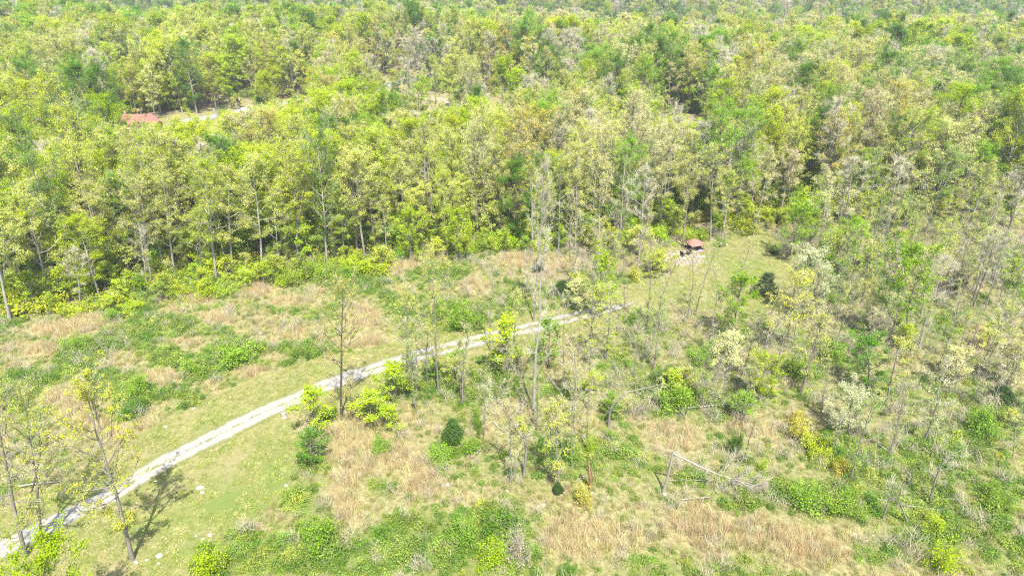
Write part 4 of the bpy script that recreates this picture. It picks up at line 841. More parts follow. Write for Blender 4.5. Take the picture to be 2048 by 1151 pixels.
for i in range(n):
    wts = region_weights(pxt[i], pyt[i]) * np.exp(3.2 * (np.array([c[i] for c in cn]) - .5)); tid[i] = rng.choice(len(names), p=wts / wts.sum())
# prominent crowns of the photograph: crown centre px, width px, tint
PROM = [(455, 150, 50, 'lime'), (515, 198, 46, 'dark'), (960, 72, 52, 'green'), (825, 62, 50, 'lime'), (802, 108, 50, 'green'), (916, 95, 50, 'lime'), (1005, 145, 50, 'lime'), (715, 115, 44, 'green'), (1222, 200, 70, 'green'), (1275, 150, 60, 'midgreen'), (1335, 165, 60, 'green'), (1200, 170, 40, 'yellowgreen'),
 (1510, 165, 64, 'lime'), (1390, 172, 50, 'lime'), (1465, 180, 60, 'lime'), (1437, 128, 42, 'midgreen'), (1704, 98, 46, 'lime'), (1785, 80, 44, 'lime'), (1745, 92, 44, 'lime'), (1903, 228, 44, 'green'), (1233, 32, 40, 'cream'), (1130, 35, 50, 'cream'), (1745, 165, 60, 'cream'), (1515, 215, 40, 'midgreen'),
 (1070, 255, 80, 'orange'), (955, 260, 60, 'paleyg'), (200, 165, 50, 'green'), (310, 300, 80, 'lime'), (265, 120, 60, 'midgreen'), (560, 70, 30, 'midgreen'), (630, 148, 40, 'yellow'), (680, 195, 50, 'yellowgreen'), (760, 290, 60, 'yellowgreen'), (862, 225, 24, 'green'), (1805, 165, 60, 'green'), (1990, 110, 50, 'green'),
 (250, 190, 80, 'paleyg'), (80, 110, 60, 'yellowgreen'), (110, 215, 60, 'lime'), (60, 240, 44, 'green'), (520, 240, 50, 'lime'), (620, 320, 50, 'paleyg'), (640, 290, 60, 'green'), (395, 235, 60, 'yellowgreen'), (212, 245, 30, 'midgreen'), (150, 330, 90, 'paleyg'), (1900, 320, 90, 'cream'), (1600, 300, 60, 'paleyg'), (1720, 290, 60, 'cream'), (1340, 260, 60, 'olive'), (1995, 60, 60, 'green'), (40, 75, 50, 'midgreen'), (1400, 320, 50, 'paleyg')]
over = {}
for cx, cy, wd, tn in PROM:
    dd = np.abs(pxt - cx) / 1.0 + np.abs(pyt - cy) * 1.5
    for i in np.argsort(dd)[:6]:
        if i not in over: break
    over[i] = (tn, wd / 2 * dpt[i] / FPX)
tint_arr = np.array([TINT[names[k]] for k in tid]); tname = [names[k] for k in tid]
for i, (tn, r) in over.items():
    tname[i] = tn; tint_arr[i] = TINT[tn]; R[i] = min(r / 1.25, 6.5)
tkn = []
for i in range(n):
    t_ = tname[i]
    tkn.append('cedar' if t_ == 'dark' else 'dense' if i in over or (t_ in ('lime', 'green', 'midgreen', 'yellowgreen') and rng.uniform() < .55) else 'bare' if t_ in ('grey',) else 'thin' if t_ in ('cream', 'olive', 'orange', 'pinktan') and rng.uniform() < .6 and i not in over else 'leafy' if (t_ in ('green', 'midgreen', 'lime', 'dark') or i in over or rng.uniform() < .55) else 'thin')
R = R * np.where(np.array([k_ == 'dense' for k_ in tkn]), 1.3, 1.0)
# individual trees: the ones that show largest
size = H / dpt * ((pxt > -10) & (pxt < 2058) & (pyt > -5))
order = np.argsort(-size)
quota = dict(leafy=140, dense=115, thin=245, bare=150, cedar=4); chosen = []
for i in order:
    if size[i] <= 0: break
    if quota.get(tkn[i], 0) > 0: quota[tkn[i]] -= 1; chosen.append(i)
chosen_set = set(chosen)
for i in chosen:
    AUTO.append(dict(loc=np.array([P[i, 0], P[i, 1], Z[i]]), H=float(H[i]), R=float(R[i]), tint=tname[i], tk=tkn[i], axis=None, edge=False))
# labels
SIZEW = lambda h, r: 'tall' if h > 20 else 'small' if h < 11 else 'broad' if r > 4.6 else ''
groups = {}
for a in AUTO:
    x, y, _ = proj(a['loc'][0], a['loc'][1], a['loc'][2] + a['H'] * .8); a['px'], a['py'] = float(x), float(y)
    col = next((c[2] for c in COLS if c[0] <= x < c[1]), COLS[0][2] if x < 100 else COLS[-1][2]); row = next(r[2] for r in ROWS if r[0] <= max(0, y) < r[1])
    look = WORDS[a['tint']]
    if a['tk'] == 'bare': look = 'grey leafless'
    elif a['tk'] == 'thin': look = 'sparse ' + look
    key = ' '.join((SIZEW(a['H'], a['R']), look, 'tree')).strip() + '|' + row + ' ' + col; a['key'] = key; groups.setdefault(key, []).append(a)
KN = dict(dense='leafy_tree', leafy='leafy_tree', thin='budding_tree', bare='bare_tree', cedar='cedar_tree')
GN = dict(dense='full leaved trees of the forest', leafy='full leaved trees of the forest', thin='thinly leaved trees of the forest', bare='leafless trees of the forest', cedar='evergreens of the forest')
for key, ms in groups.items():
    ms.sort(key=lambda a: a['px'])
    for j, a in enumerate(ms):
        what, where = key.split('|'); lab = what + ', ' + where + (', %s from left' % ORD[min(j, 15)] if len(ms) > 1 else '')
        place(KN[a['tk']], T[a['tk']][random.randrange(len(T[a['tk']]))], a['loc'] - [0, 0, .1], a['H'], a['R'], a['tint'] if a['tk'] != 'bare' else 'olive', lab, 'tree', GN[a['tk']], a['axis'], random.uniform(0, 6.28), random.choice(['bark', 'bark_pale', 'bark_pale', 'bark_dark']) if a['tk'] != 'bare' else random.choice(['bark', 'bark_pale']))
print('individual trees', len(AUTO))

# the rest of the forest and the far slope: one mass
far_meshes = []
def join_tree(tm, name):
    """trunk and crown of a template in one mesh for the mass of the forest"""
    a, b = tm['wood'], tm['crown']; va = np.empty(len(a.vertices) * 3, np.float32); a.vertices.foreach_get('co', va); vb = np.empty(len(b.vertices) * 3, np.float32); b.vertices.foreach_get('co', vb)
    fa = np.empty(len(a.loops), np.int32); a.loops.foreach_get('vertex_index', fa); fb = np.empty(len(b.loops), np.int32); b.loops.foreach_get('vertex_index', fb)
    mb = np.empty(len(b.polygons), np.int32); b.polygons.foreach_get('material_index', mb); vv = np.empty(len(b.polygons), np.float32); b.attributes['v'].data.foreach_get('value', vv)
    fa, fb = fa.reshape(-1, 4), fb.reshape(-1, 4)
    return mk(name, np.concatenate([va.reshape(-1, 3), vb.reshape(-1, 3)]), np.concatenate([fa, fb + len(va) // 3]), [M['bark'], M['leafi'], M['twig_pale']], np.concatenate([np.zeros(len(fa), int), mb + 1]), np.concatenate([np.full(len(fa), .5), vv]))
FT = {'dense': [build_tree(250 + i, 20, 4.4, [.3, .38, .34][i], 20, 8, 15000, .23, .7, 100, .05, 'oval', .22, fork=i % 2, name='far') for i in range(3)], 'leafy': [build_tree(210 + i, 20, 4.0, [.35, .45, .3, .4][i], 16, 6, 8500, .2, .58, 500, .06, 'oval' if i % 2 else 'vase', .22, fork=i % 2, name='far') for i in range(4)],
      'thin': [build_tree(220 + i, 20, 3.6, [.35, .45, .4][i], 15, 5, 6000, .19, .5, 600, .06, 'oval', .17, name='far') for i in range(3)],
      'bare': [build_tree(230 + i, 20, 3.2, [.4, .45, .35][i], 15, 6, 200, .35, .7, 1500, .06, 'vase', .16, asc=1.2, tl=1.3, name='far') for i in range(3)],
      'cedar': [build_tree(240, 20, 4.5, .08, 34, 5, 5000, .4, .7, 0, .02, 'cone', .2, asc=.6, dead=0, name='far')]}
allm, off = [], {}
for k_, v_ in FT.items():
    off[k_] = (len(allm), len(v_))
    for q in v_: allm.append(join_tree(q, 'forest_tree'))
rest = np.array([i for i in range(n) if i not in chosen_set])
P2 = jgrid(-760, 760, 470, 800, 7.5); px2, py2, _ = proj(P2[:, 0], P2[:, 1], terr(P2[:, 0], P2[:, 1]) + 10); P2 = P2[(px2 > -200) & (px2 < 2250) & (py2 > -260)]
Z2 = terr(P2[:, 0], P2[:, 1]); n2 = len(P2); pr2 = np.array([.6, .6, .6, .6, 2.4, 2.6, 1.2, .4, 1.4, .2]); cn2 = np.stack([vn(P2[:, 0] / 22 + 31 * k, P2[:, 1] / 22 + 17 * k, 300 + k) for k in range(10)], 1)
w2 = pr2 * np.exp(4 * (cn2 - .5)); w2 /= w2.sum(1, keepdims=True); id2 = (w2.cumsum(1) > rng.uniform(size=(n2, 1))).argmax(1)
tk2 = ['bare' if names[k] == 'grey' else 'thin' if names[k] in ('cream', 'olive', 'orange', 'pinktan') else 'leafy' if rng.uniform() < .4 else 'dense' for k in id2]
AP = np.concatenate([np.concatenate([P[rest], Z[rest][:, None]], 1), np.concatenate([P2, Z2[:, None]], 1)]); AH = np.concatenate([H[rest], rng.uniform(14, 23, n2)]); AR = np.concatenate([R[rest], rng.uniform(3.2, 5.5, n2)])
AT = np.concatenate([tint_arr[rest], np.array([TINT[names[k]] for k in id2])]); AK = [tkn[i] for i in rest] + tk2
idx = np.array([off[k][0] + rng.integers(0, off[k][1]) for k in AK]); base_R = np.array([{'leafy': 4.0, 'thin': 3.6, 'bare': 3.2, 'cedar': 4.5, 'dense': 4.4}[k] for k in AK])
nn_ = len(AP); scatter('forest', allm, AP - [0, 0, .1], np.stack([rng.normal(size=nn_) * .03, rng.normal(size=nn_) * .03, rng.uniform(0, 6.28, nn_)], 1), np.stack([AR / base_R, AR / base_R, AH / 20], 1), idx, tint_var(rng, AT, nn_, .1), 'distant mixed spring forest covering the land to the far slope')
print('forest mass', nn_)

# understory within and in front of the forest edge
P = jgrid(-170, 170, 100, 290, 2.5); px, py, dep = proj(P[:, 0], P[:, 1], terr(P[:, 0], P[:, 1])); sel = (px > -200) & (px < 2250); P, px = P[sel], px[sel]
d = sdist(P, FOREST); prob = np.where(d < -2, .38, np.where(d < np.where(px < 700, 5.5, 3), .8, 0)); prob = np.where((d < -2) & (d > -26), .62, prob); prob = np.where(d < -40, .18, prob)
ok = (rng.uniform(size=len(P)) < prob) & (ldist(P, BACKROAD) > 4) & (ldist(P, LANE) > 4) & (sdist(P, HLAWN) > 1) & (sdist(P, CLEAR) > 1.5) & (np.linalg.norm((P - HOUSE) / [9, 8], axis=1) > 1)
upx, upy, _ = proj(P[:, 0], P[:, 1], terr(P[:, 0], P[:, 1])); ok &= ~((upx > 222) & (upx < 505) & (upy > 222) & (upy < 305)); ok &= ~((upx > 780) & (upx < 1030) & (upy > 190) & (upy < 245))
P, d = P[ok], d[ok]; k = len(P); print('understory', k)
us = []
for i, tm in enumerate(T['sapling'][:3] + T['bush'][:2]): us.append(join_tree(tm, 'understory_shrub'))
ii = rng.integers(0, 5, k); near = d > -8
hs_in = (d < -4)
hs = np.where(ii < 3, rng.uniform(.3, .8, k), rng.uniform(.7, 1.6, k)); hs = hs * np.where(hs_in, 1.45, 1.0); ws = hs * rng.uniform(1.1, 1.6, k)
pal = np.array([TINT['lime'], (.22, .31, .035), TINT['midgreen'], TINT['yellowgreen'], TINT['olive'], (.22, .25, .07)]); ci = np.where(near, rng.choice(6, k, p=[.42, .2, .06, .26, .04, .02]), rng.choice(6, k, p=[.1, .2, .25, .15, .15, .15]))
scatter('understory', us, np.concatenate([P, terr(P[:, 0], P[:, 1])[:, None]], 1), np.stack([0 * hs, 0 * hs, rng.uniform(0, 6.28, k)], 1), np.stack([ws, ws, hs], 1), ii, tint_var(rng, pal[ci], k, .12), 'lime green undergrowth of young shrubs along and inside the forest edge')

# open woodland on the right: more bare poles and small trees as things
rng = np.random.default_rng(91)
zone = gpoly([(1130, 520), (1290, 480), (1330, 560), (1240, 625), (1420, 650), (1600, 620), (1590, 500), (1680, 440), (1860, 430), (2060, 450), (2100, 900), (1800, 760), (1560, 830), (1380, 850), (1220, 720), (1150, 640)])
zone2 = gpoly([(690, 790), (830, 745), (1000, 715), (1180, 690), (1260, 860), (1080, 900), (880, 850), (700, 860)])
P = jgrid(-40, 130, 60, 160, 3.6); P = P[((sdist(P, zone) < 0) | ((sdist(P, zone2) < 0) & (rng.uniform(size=len(P)) < .75))) & (sdist(P, CLEAR) > 2.5) & (sdist(P, LAWN) > 2)]
P = P[rng.uniform(size=len(P)) < .62]; 
for hh in (2.5, 5, 7.5, 10):
    q3 = proj(P[:, 0], P[:, 1], terr(P[:, 0], P[:, 1]) + hh); B_ = np.array([at(float(a), float(min(b, 1100)))[:2] for a, b in zip(q3[0], np.maximum(q3[1], 300))]); P = P[(sdist(B_, CLEAR) > 0) | (rng.uniform(size=len(P)) < .12)]
Z = terr(P[:, 0], P[:, 1]); px, py, dep = proj(P[:, 0], P[:, 1], Z); m = (px > 0) & (px < 2048); P, Z, px, py = P[m], Z[m], px[m], py[m]
kk = {}
items = []
for i in range(len(P)):
    t_ = rng.choice(['olive', 'cream', 'yellowgreen', 'paleyg', 'midgreen', 'lime', 'pinktan'], p=[.3, .14, .16, .12, .14, .06, .08]); tk = 'pole' if t_ in ('olive', 'cream', 'pinktan') and rng.uniform() < .7 else rng.choice(['budding', 'sapling'], p=[.62, .38])
    h = rng.uniform(6, 12) if tk != 'sapling' else rng.uniform(2.5, 5); far = np.clip((P[i, 1] - 95) / 40, 0, 1); h *= 1 + .35 * far
    items.append([P[i], Z[i], h, t_, tk, px[i], py[i]])
def wlabel(x, y, tk, t_):
    what = {'pole': 'slim bare stemmed tree', 'budding': WORDS[t_] + ' slender tree', 'sapling': WORDS[t_] + ' bushy sapling'}[tk]
    if x < 1000 and y > 690: wh = 'in the scrub below the track middle'
    elif x < 1240 and y > 690: wh = 'around the foot of the tallest bare tree'
    elif x < 1240: wh = 'in the scrub left of the clearing'
    elif x < 1420: wh = 'below the track end'
    elif x < 1600: wh = 'below the mown clearing'
    elif x < 1740: wh = 'right of the white blossoming tree'
    elif x < 1880: wh = 'in the right woodland middle'
    else: wh = 'in woodland by the right edge'
    return what + ' ' + wh, ('upper' if y < 540 else 'middle' if y < 660 else 'lower')
gr = {}
for it in items:
    k_ = wlabel(it[5], it[6], it[4], it[3]); gr.setdefault(k_, []).append(it)
for k_, ms in gr.items():
    ms.sort(key=lambda q: q[5])
    for j, it in enumerate(ms):
        lab = k_[1] + ' ' + k_[0] + ('' if len(ms) == 1 else ', ' + ORD[min(j, 15)] + ' from left'); p = it[0]; tk = it[4]; h = it[2]
        ax = np.array([rng.normal() * .06, rng.normal() * .05, 1.0])
        place({'pole': 'bare_tree', 'budding': 'budding_tree', 'sapling': 'green_sapling'}[tk], T[tk][rng.integers(0, len(T[tk]))], (p[0], p[1], it[1] - .05), h, h * rng.uniform(.12, .2) if tk != 'sapling' else h * rng.uniform(.28, .42), it[3], lab, 'tree', 'trees of the open woodland', ax, rng.uniform(0, 6.28), None)
print('woodland', len(items))

# ------------------------------------------------------------------ fallen branches, rocks, stump
rng = np.random.default_rng(15)
def rock(px_, py_, wpx, label, h=.55):
    b = at(px_, py_); dep_ = float(proj(*b)[2]); w_ = wpx * .8 * dep_ / FPX
    th = np.linspace(0, 6.283, 11)[:-1]; V = []; r0 = rng.uniform(.75, 1.2, 10)
    for zi, rr in ((-.1, 1.0), (.45, .95), (.85, .6), (1.0, .12)):
        V += [[math.cos(a) * rr * r0[i] * w_ / 2 * rng.uniform(.93, 1.07), math.sin(a) * rr * r0[i] * w_ * .38, zi * w_ * h * .5 * rng.uniform(.85, 1.1)] for i, a in enumerate(th)]
    F = [[l * 10 + i, l * 10 + (i + 1) % 10, l * 10 + 10 + (i + 1) % 10, l * 10 + 10 + i] for l in range(3) for i in range(10)]
    o = link('limestone_rock', mk('rock', V, F, [M['rock']]), None, b); o.rotation_euler.z = rng.uniform(-.5, .5)
    tag(o, label, 'rock', 'pale limestone rocks in the grass')
for a in [(400, 975, 20, 'wide pale rock in the middle of the lawn'), (404, 984, 12, 'smaller pale rock just below the wide one on the lawn'), (420, 1069, 13, 'white rock on the lawn above the bottom shrub'), (406, 1077, 10, 'small rock left of the white rock above the bottom shrub'), (392, 1071, 7, 'smallest of three rocks above the bottom shrub'),
          (318, 1111, 20, 'flat pale rock right of the leaning yellow tree foot'), (294, 1119, 10, 'pale rock between the tree foot and flat rock'), (317, 1126, 9, 'small pale rock under the flat rock on the lawn'), (273, 1124, 14, 'bright rock touching the foot of the leaning yellow tree'), (572, 970, 10, 'pale rock at the right lawn edge'),
          (280, 904, 8, 'small white rock above the track on the lawn'), (387, 816, 9, 'white rock at the brush edge above the lawn'), (331, 853, 10, 'flat rock on the grass above the track'), (311, 962, 8, 'small white rock just below the track'), (1330, 988, 15, 'white rock at the foot of the snapped tree'), (1342, 943, 7, 'small rock behind the snapped tree'),
          (1354, 941, 8, 'tan rock right behind the snapped tree'), (1533, 930, 8, 'white rock by the small bright bush'), (1195, 934, 10, 'pale rock beside the orange snag'), (1183, 984, 12, 'pale rock at the orange snag foot'), (1087, 1008, 12, 'pale rock under the thin lime tree'), (895, 968, 11, 'pale rock in the scrub below the cedar'), (1014, 981, 9, 'rock below the twin stem'),
          (755, 862, 9, 'pinkish rock under the low lime sapling'), (1194, 1077, 9, 'tan rock in dry grass lower centre'), (1247, 1060, 9, 'rock in the dry grass left of the tan patch'), (1579, 1094, 9, 'small rock in the lower right tan patch'), (1709, 1066, 8, 'small rock among lower right shrubs'), (1213, 866, 7, 'tiny rock at the arched tree foot'), (1366, 494, 10, 'white block at the foot of the pale trunk behind the pavilion'), (1453, 489, 7, 'white rock at the upper clearing edge'), (913, 634, 6, 'small white rock across the track'), (716, 717, 8, 'pale rock at the field edge of lawn')]:
    rock(*a)
b = at(568, 833); G_ = Geo(); th = np.linspace(0, 6.283, 13)[:-1]
P_ = np.array([[0, 0, -.1], [0, 0, .1], [0, 0, .35], [0.02, 0, .6]]); G_.tube(P_, [.5, .4, .33, .31], 12); G_.tube(np.array([[0.02, 0, .595], [0.02, 0, .6]]), [.31, .01], 12)
o = empty('tree_stump', b); link('stump_wood', G_.mesh('stump', [M['bark_pale']]), o); tag(o, 'cut tree stump on the lawn edge below the gravel track', 'stump')
def log(p0, p1, r, label, seed, bark='bark_pale', nb=5):
    a, b_ = at(*p0), at(*p1); rg = np.random.default_rng(seed); s = np.linspace(0, 1, 9)[:, None]; L = np.linalg.norm(b_ - a)
    P = a + (b_ - a) * s + np.array([0, 0, 1]) * (r + .12 + .15 * np.sin(s * 3)) + np.cumsum(rg.normal(size=(9, 3)) * [.04, .04, .01] * L * .3, 0) * s; P -= a
    G_ = Geo(); G_.tube(P, np.linspace(r, r * .35, 9), 6)
    for _ in range(nb):
        i = rg.integers(3, 9); d_ = nrm(nrm(b_ - a) + rg.normal(size=3) * [.8, .8, .4]); Lb = rg.uniform(.15, .35) * L; G_.tube(np.stack([P[i], P[i] + d_ * Lb * .5, P[i] + d_ * Lb + [0, 0, .1]]), [r * .4, r * .25, .01], 4)
    o = empty('fallen_log', a); link('wood', G_.mesh('log', [M[bark]], True), o); tag(o, label, 'log', 'fallen branches on the ground')
for a in [((1373, 818), (1495, 812), .11, 'long grey log below the round lime tree'), ((1456, 852), (1500, 824), .09, 'short pale branch right below the long grey log'), ((1362, 1002), (1420, 997), .1, 'white fallen branch below the snapped tree'), ((1408, 996), (1396, 1020), .07, 'white forked stick below the snapped tree'), ((1338, 962), (1440, 965), .06, 'thin pale branch running under the snapped tree'),
          ((1805, 1012), (1900, 1030), .07, 'pale thin branch lying right of the leaning pair'), ((1868, 1000), (1925, 1003), .09, 'pale log beside the arched sapling'), ((40, 975), (120, 965), .13, 'dark fallen branch in the brush above the track at left'), ((985, 845), (1010, 868), .08, 'pale fallen limb left of the bent bare tree'), ((1150, 965), (1178, 950), .06, 'thin stick beside the orange snag'),
          ((1120, 985), (1133, 992), .08, 'short stick below the yellowish thin tree'), ((980, 748), (1040, 728), .1, 'grey brush log near the lime tree by the track'), ((1750, 890), (1776, 905), .12, 'fallen log at the foot of the leaning bare tree'), ((1100, 760), (1125, 795), .12, 'dark fallen branch right of the tallest bare tree'), ((1620, 860), (1650, 880), .08, 'tangled grey limb left of the white dogwood'),
          ((1350, 775), (1420, 768), .07, 'pale stick in the scrub below the slim bare tree'), ((1590, 745), (1640, 705), .1, 'grey log between the forked tree and dogwood'), ((945, 915), (962, 903), .07, 'pale stick right of the round cedar'), ((300, 540), (345, 510), .14, 'fallen grey trunk at the left forest edge')]:
    log(*a, seed=int(a[0][0]))

# ------------------------------------------------------------------ pavilion and patio
def part(name, parent, G_, m, smooth=False): return link(name, G_.mesh(name, [M[m]], smooth), parent)
c = at(1388, 499); o = empty('pavilion', c); o.rotation_euler.z = R_(20)
Wd, eh, ah = 1.45, 1.55, 2.35
G_ = Geo(); 
for sx, sy in ((-1, -1), (1, -1), (1, 1), (-1, 1)):
    g1 = Geo(); g1.tube(np.array([[sx * 1.25, sy * 1.25, 0], [sx * 1.25, sy * 1.25, eh]]), [.05, .05], 8); part('post', o, g1, 'dark_wood')
e = 1.6; ring = lambda h, k: np.array([[-k, -k, h], [k, -k, h], [k, k, h], [-k, k, h]])
r0, r1, r2, r3 = ring(eh - .12, e), ring(eh, e), ring(eh + .45, .75), ring(ah, .06)
V = np.concatenate([r0, r1, r2, r3]); F = [[l * 4 + i, l * 4 + (i + 1) % 4, l * 4 + 4 + (i + 1) % 4, l * 4 + 4 + i] for l in range(3) for i in range(4)] + [[12, 13, 14, 15]]
g1 = Geo(); g1.add(V, F); part('canopy', o, g1, 'brown_roof')
tag(o, 'small pavilion with red-brown hipped canopy on four dark posts in the clearing', 'pavilion')
pb = empty('brick_pad', c - [0, 0, .02]); pb.rotation_euler.z = R_(20); g1 = Geo(); g1.box((0, 0, .08), (3.6, 3.6, .2)); part('slab', pb, g1, 'concrete')
brk = Geo(); brk.box((0, 0, 0), (.5, .24, .1)); bm_ = brk.mesh('edging_paver', [M['paver']])
for sd2 in range(4):
    for j in range(7):
        q = link('paver', bm_, pb); a = sd2 * math.pi / 2; t_ = -1.62 + j * .54; q.location = (math.cos(a) * t_ - math.sin(a) * -1.7, math.sin(a) * t_ + math.cos(a) * -1.7, .235); q.rotation_euler.z = a
tag(pb, 'square pad edged with reddish pavers under the pavilion', 'patio')
def chair(loc, rz, label, m='black', s=1.0):
    o = empty('garden_chair', loc); o.rotation_euler.z = rz; o.scale = (s, s, s)
    g1 = Geo(); g1.box((0, 0, .42), (.62, .6, .06)); part('seat', o, g1, m)
    g1 = Geo(); g1.tube(np.array([[0, .28, .45], [0, .42, 1.05]]), [.28, .26], 4); g1 = Geo()
    for k2 in range(5): g1.tube(np.array([[-.24 + .12 * k2, .28, .45], [-.27 + .135 * k2, .45, 1.05 - .03 * abs(k2 - 2)]]), [.055, .055], 4)
    part('backrest', o, g1, m)
    for sx, sy in ((-1, -1), (1, -1), (1, 1), (-1, 1)):
        g1 = Geo(); g1.tube(np.array([[sx * .27, sy * .26, 0], [sx * .27, sy * .26, .42]]), [.035, .035], 5); part('leg', o, g1, m)
    for sx in (-1, 1):
        g1 = Geo(); g1.box((sx * .33, 0, .62), (.1, .62, .04)); part('armrest', o, g1, m)
    tag(o, label, 'chair', 'dark garden chairs by the pavilion')
def table(loc, label):
    o = empty('garden_table', loc); g1 = Geo(); g1.tube(np.array([[0, 0, .68], [0, 0, .73]]), [.6, .6], 14); g1.tube(np.array([[0, 0, .73], [0, 0, .735]]), [.6, .01], 14); part('tabletop', o, g1, 'black')
    for k2 in range(4):
        a = k2 * 1.57 + .4; g1 = Geo(); g1.tube(np.array([[math.cos(a) * .45, math.sin(a) * .45, 0], [math.cos(a) * .4, math.sin(a) * .4, .68]]), [.03, .03], 5); part('leg', o, g1, 'black')
    tag(o, label, 'table')
table(c + [0, 0, .18], 'round black table under the pavilion canopy')
for k2, (dx, dy, rz, w_) in enumerate(((-1, .1, 1.57, 'left'), (.95, 0, -1.57, 'right'), (0, .95, 0, 'far'), (.1, -1, 3.14, 'near'))):
    chair(c + [dx, dy, .18], rz, 'black chair under the pavilion on the %s side of table' % w_)
chair(at(1365, 513) + [0, 0, .05], 2.2, 'dark garden chair on the stone patio, left one', s=1.25); chair(at(1377, 510) + [0, 0, .05], -2.6, 'dark garden chair on the stone patio, right one', s=1.25)
# stone patio of irregular flags
pc = at(1368, 515); pat = empty('stone_patio', pc); cnt = 0
for i in range(11):
    for j in range(8):
        x, y = (i - 5) * .78 + rng.uniform(-.1, .1), (j - 3.5) * .95 + rng.uniform(-.1, .1)
        if (x / 4.2) ** 2 + (y / 3.9) ** 2 > 1 * rng.uniform(.75, 1.15): continue
        g1 = Geo(); nn2 = 6; a = np.sort(rng.uniform(0, 6.28, nn2)) * .3 + np.arange(nn2) * 6.283 / nn2 * .7 + .2 ; a = np.arange(nn2) * 6.283 / nn2 + rng.uniform(-.3, .3, nn2); rr = rng.uniform(.33, .5, nn2)
        rb = np.stack([np.cos(a) * rr, np.sin(a) * rr * 1.15], 1); zz = float(terr(pc[0] + x, pc[1] + y) - pc[2])
        V = np.concatenate([np.c_[rb, np.full(nn2, -.05)], np.c_[rb * .96, np.full(nn2, .12)], np.c_[rb * .03, np.full(nn2, .125)]]); F = [[l * nn2 + q, l * nn2 + (q + 1) % nn2, l * nn2 + nn2 + (q + 1) % nn2, l * nn2 + nn2 + q] for l in range(2) for q in range(nn2)]
        g1.add(V, F); q = part('stone', pat, g1, 'patio' if rng.uniform() < .85 else 'concrete'); q.location = (x, y, zz); cnt += 1
tag(pat, 'patio of pale irregular flagstones in front of the pavilion', 'patio')

# ------------------------------------------------------------------ house, pole, cars at the back
hc = at(278, 263); o = empty('house', hc); o.rotation_euler.z = R_(-4)
def gable(cx, cy, wx, wy, hw, hr, wallm, axis='x', rmat='red_roof'):
    g1 = Geo(); g1.box((cx, cy, hw / 2), (wx, wy, hw)); part('wall', o, g1, wallm)
    ov = .5; ax_, ay = wx / 2 + ov, wy / 2 + ov; t_ = .12
    g2 = Geo()
    if axis == 'x':
        V = np.array([[-ax_, -ay, hw], [ax_, -ay, hw], [ax_, ay, hw], [-ax_, ay, hw], [-ax_ , 0, hw + hr], [ax_, 0, hw + hr]]) + [cx, cy, .01]
        F = [[0, 1, 5, 4], [2, 3, 4, 5], [0, 4, 3, 3], [1, 2, 5, 5], [3, 2, 1, 0]]
    else:
        V = np.array([[-ax_, -ay, hw], [ax_, -ay, hw], [ax_, ay, hw], [-ax_, ay, hw], [0, -ay, hw + hr], [0, ay, hw + hr]]) + [cx, cy, .01]
        F = [[0, 4, 5, 3], [1, 2, 5, 4], [0, 1, 4, 4], [2, 3, 5, 5], [3, 2, 1, 0]]
    me = bpy.data.meshes.new('roof'); me.from_pydata([tuple(v) for v in V], [], [tuple(dict.fromkeys(f)) for f in F]); me.materials.append(M[rmat]); me.update()
    rf = link('roof', me, o)
    g3 = Geo()     # standing seams
    for k2 in range(int((wx if axis == 'x' else wy) / .9) + 1):
        s_ = -((ax_ if axis == 'x' else ay)) + .3 + k2 * .9
        for sg in (-1, 1):
            if axis == 'x': g3.tube(np.array([[cx + s_, cy + sg * ay, hw + .03], [cx + s_, cy, hw + hr + .03]]), [.04, .04], 4)
            else: g3.tube(np.array([[cx + sg * ax_, cy + s_, hw + .03], [cx, cy + s_, hw + hr + .03]]), [.04, .04], 4)
    link('seams', g3.mesh('seams', [M[rmat]]), rf)
gable(-1.6, 0, 9.2, 7.5, 3.0, 2.4, 'white_wall', 'x'); gable(3.0, -1.2, 4.2, 8.2, 3.1, 2.1, 'white_wall', 'y'); gable(6.0, -1.0, 3.0, 5.0, 2.6, 1.2, 'brick', 'x')
for x, y, w_, h_ in ((-4.5, -3.8, 1.2, 1.2), (-2.2, -3.8, 1.2, 1.2), (3.0, -5.35, 1.6, 1.3), (0.2, -3.8, .95, 2.0)):
    f = Geo(); f.box((x, y, 1.6 if h_ < 2 else 1.05), (w_ + .2, .1, h_ + .2)); fr = part('window' if h_ < 2 else 'door', o, f, 'white_wall'); g4 = Geo(); g4.box((x, y - .07, 1.6 if h_ < 2 else 1.05), (w_, .05, h_)); link('pane' if h_ < 2 else 'panel', g4.mesh('pane', [M['glass']]), fr)
g1 = Geo(); g1.box((-3.5, .6, 5.5), (.7, .7, 1.6)); part('chimney', o, g1, 'brick')
tag(o, 'white house with faded red metal roof among the trees at left', 'house')
pl = at(482, 229); o = empty('utility_pole', pl); tp = on_plane(480, 188, pl[1])[2] - pl[2]
g1 = Geo(); g1.tube(np.array([[0, 0, 0], [0, 0, tp]]), [.17, .12], 8); part('pole', o, g1, 'dark_wood')
g1 = Geo(); g1.box((0, 0, tp - .5), (2.2, .12, .12)); part('crossarm', o, g1, 'dark_wood'); g1 = Geo(); g1.tube(np.array([[.35, 0, tp - 2.2], [.35, 0, tp - 1.2]]), [.26, .26], 10); part('transformer', o, g1, 'concrete')
tag(o, 'wooden utility pole with grey transformer at the bend of the back road', 'utility pole')
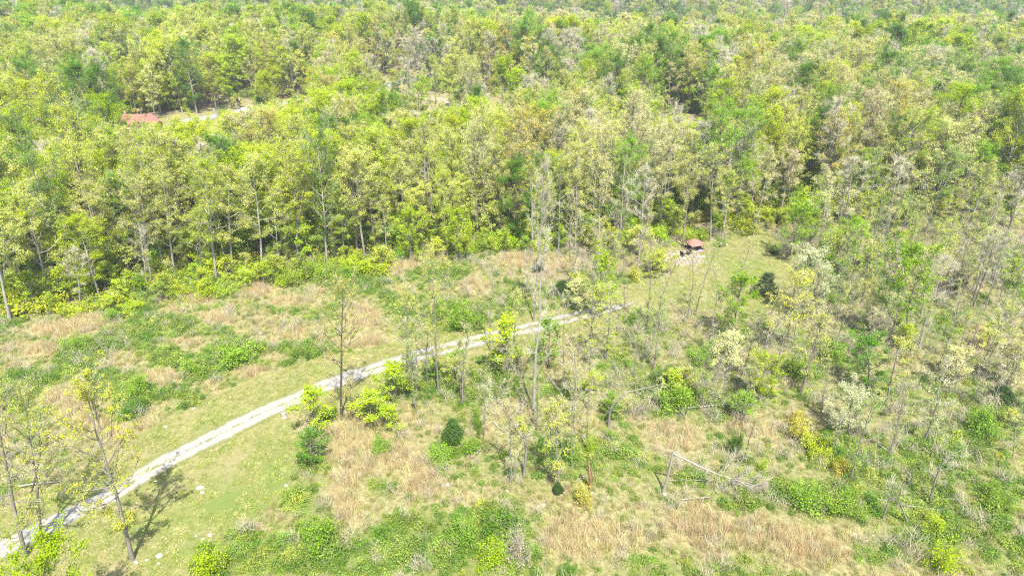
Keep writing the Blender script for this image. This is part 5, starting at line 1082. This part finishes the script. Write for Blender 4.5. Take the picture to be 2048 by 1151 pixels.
def car(loc, rz, paint, label, van=False):
    o = empty('parked_car', loc); o.rotation_euler.z = rz
    prof = [(-2.2, .35), (-2.25, .8), (-1.5, .95), (-.9, 1.4), (.7, 1.42), (1.5, .98), (2.15, .85), (2.2, .35)]; V = []; F = []
    for x, z in prof:
        for y in (-.85, .85): V.append([x, y * (.85 if z > 1.2 else 1), z])
    m_ = len(prof); F = [[2 * i, 2 * i + 2, 2 * i + 3, 2 * i + 1] for i in range(m_ - 1)] + [[14, 0, 1, 15]]
    g1 = Geo(); g1.add(np.array(V), F)
    for s_ in (0, 1): g1.add(np.array(V), [[0 + s_, 2 + s_, 4 + s_, 14 + s_], [4 + s_, 10 + s_, 12 + s_, 14 + s_], [4 + s_, 6 + s_, 8 + s_, 10 + s_]])
    part('body', o, g1, paint); g1 = Geo(); g1.box((-.1, 0, 1.18), (1.7, 1.6, .3)); part('side_window', o, g1, 'glass')
    g1 = Geo(); g1.quads([[[.78, -.68, 1.4], [.78, .68, 1.4], [1.46, .76, 1.02], [1.46, -.76, 1.02]]]); part('windscreen', o, g1, 'glass')
    for sx in (-1.35, 1.35):
        for sy in (-.82, .82):
            g1 = Geo(); g1.tube(np.array([[sx, sy - .1, .33], [sx, sy - .1, .33], [sx, sy + .1, .33]])[[0, 2]], [.33, .33], 12); g1.tube(np.array([[sx, sy + .1, .33], [sx, sy + .101, .33]]), [.33, .01], 12); g1.tube(np.array([[sx, sy - .1, .33], [sx, sy - .101, .33]]), [.33, .01], 12); part('wheel', o, g1, 'rubber')
    tag(o, label, 'car')
car(at(489, 224), .3, 'white_paint', 'white car parked on the back road by the utility pole')
b = at(429, 225); o = empty('marker_post', b); g1 = Geo(); g1.box((0, 0, .6), (.16, .16, 1.2)); part('post', o, g1, 'white_wall'); g1 = Geo(); g1.box((0, 0, 1.25), (.3, .5, .3)); part('box', o, g1, 'white_wall'); tag(o, 'white mailbox post on the verge beyond the back road', 'mailbox')
o = place('lawn_tree', T['bush'][1], at(451, 236), 4.6, 2.5, (.19, .29, .05), 'small round green tree standing alone on the house lawn', 'tree', None, None, 0)

# ------------------------------------------------------------------ haze
if HAZE > 0:
    m, t = mat('haze_air'); v = N(t, 'ShaderNodeVolumePrincipled'); v.inputs['Density'].default_value = HAZE; v.inputs['Color'].default_value = (.93, .95, 1, 1); v.inputs['Anisotropy'].default_value = .2
    oo = N(t, 'ShaderNodeOutputMaterial'); t.links.new(v.outputs[0], oo.inputs['Volume'])
    g1 = Geo(); zt, zb = 210.0, -60.0; g1.box((0, 900, (zt + zb) / 2), (5600, 4600, zt - zb)); o = link('haze', g1.mesh('haze', [m])); tag(o, 'thin pale haze in the air over the forest', kind='stuff')
print('objects', len(bpy.data.objects))
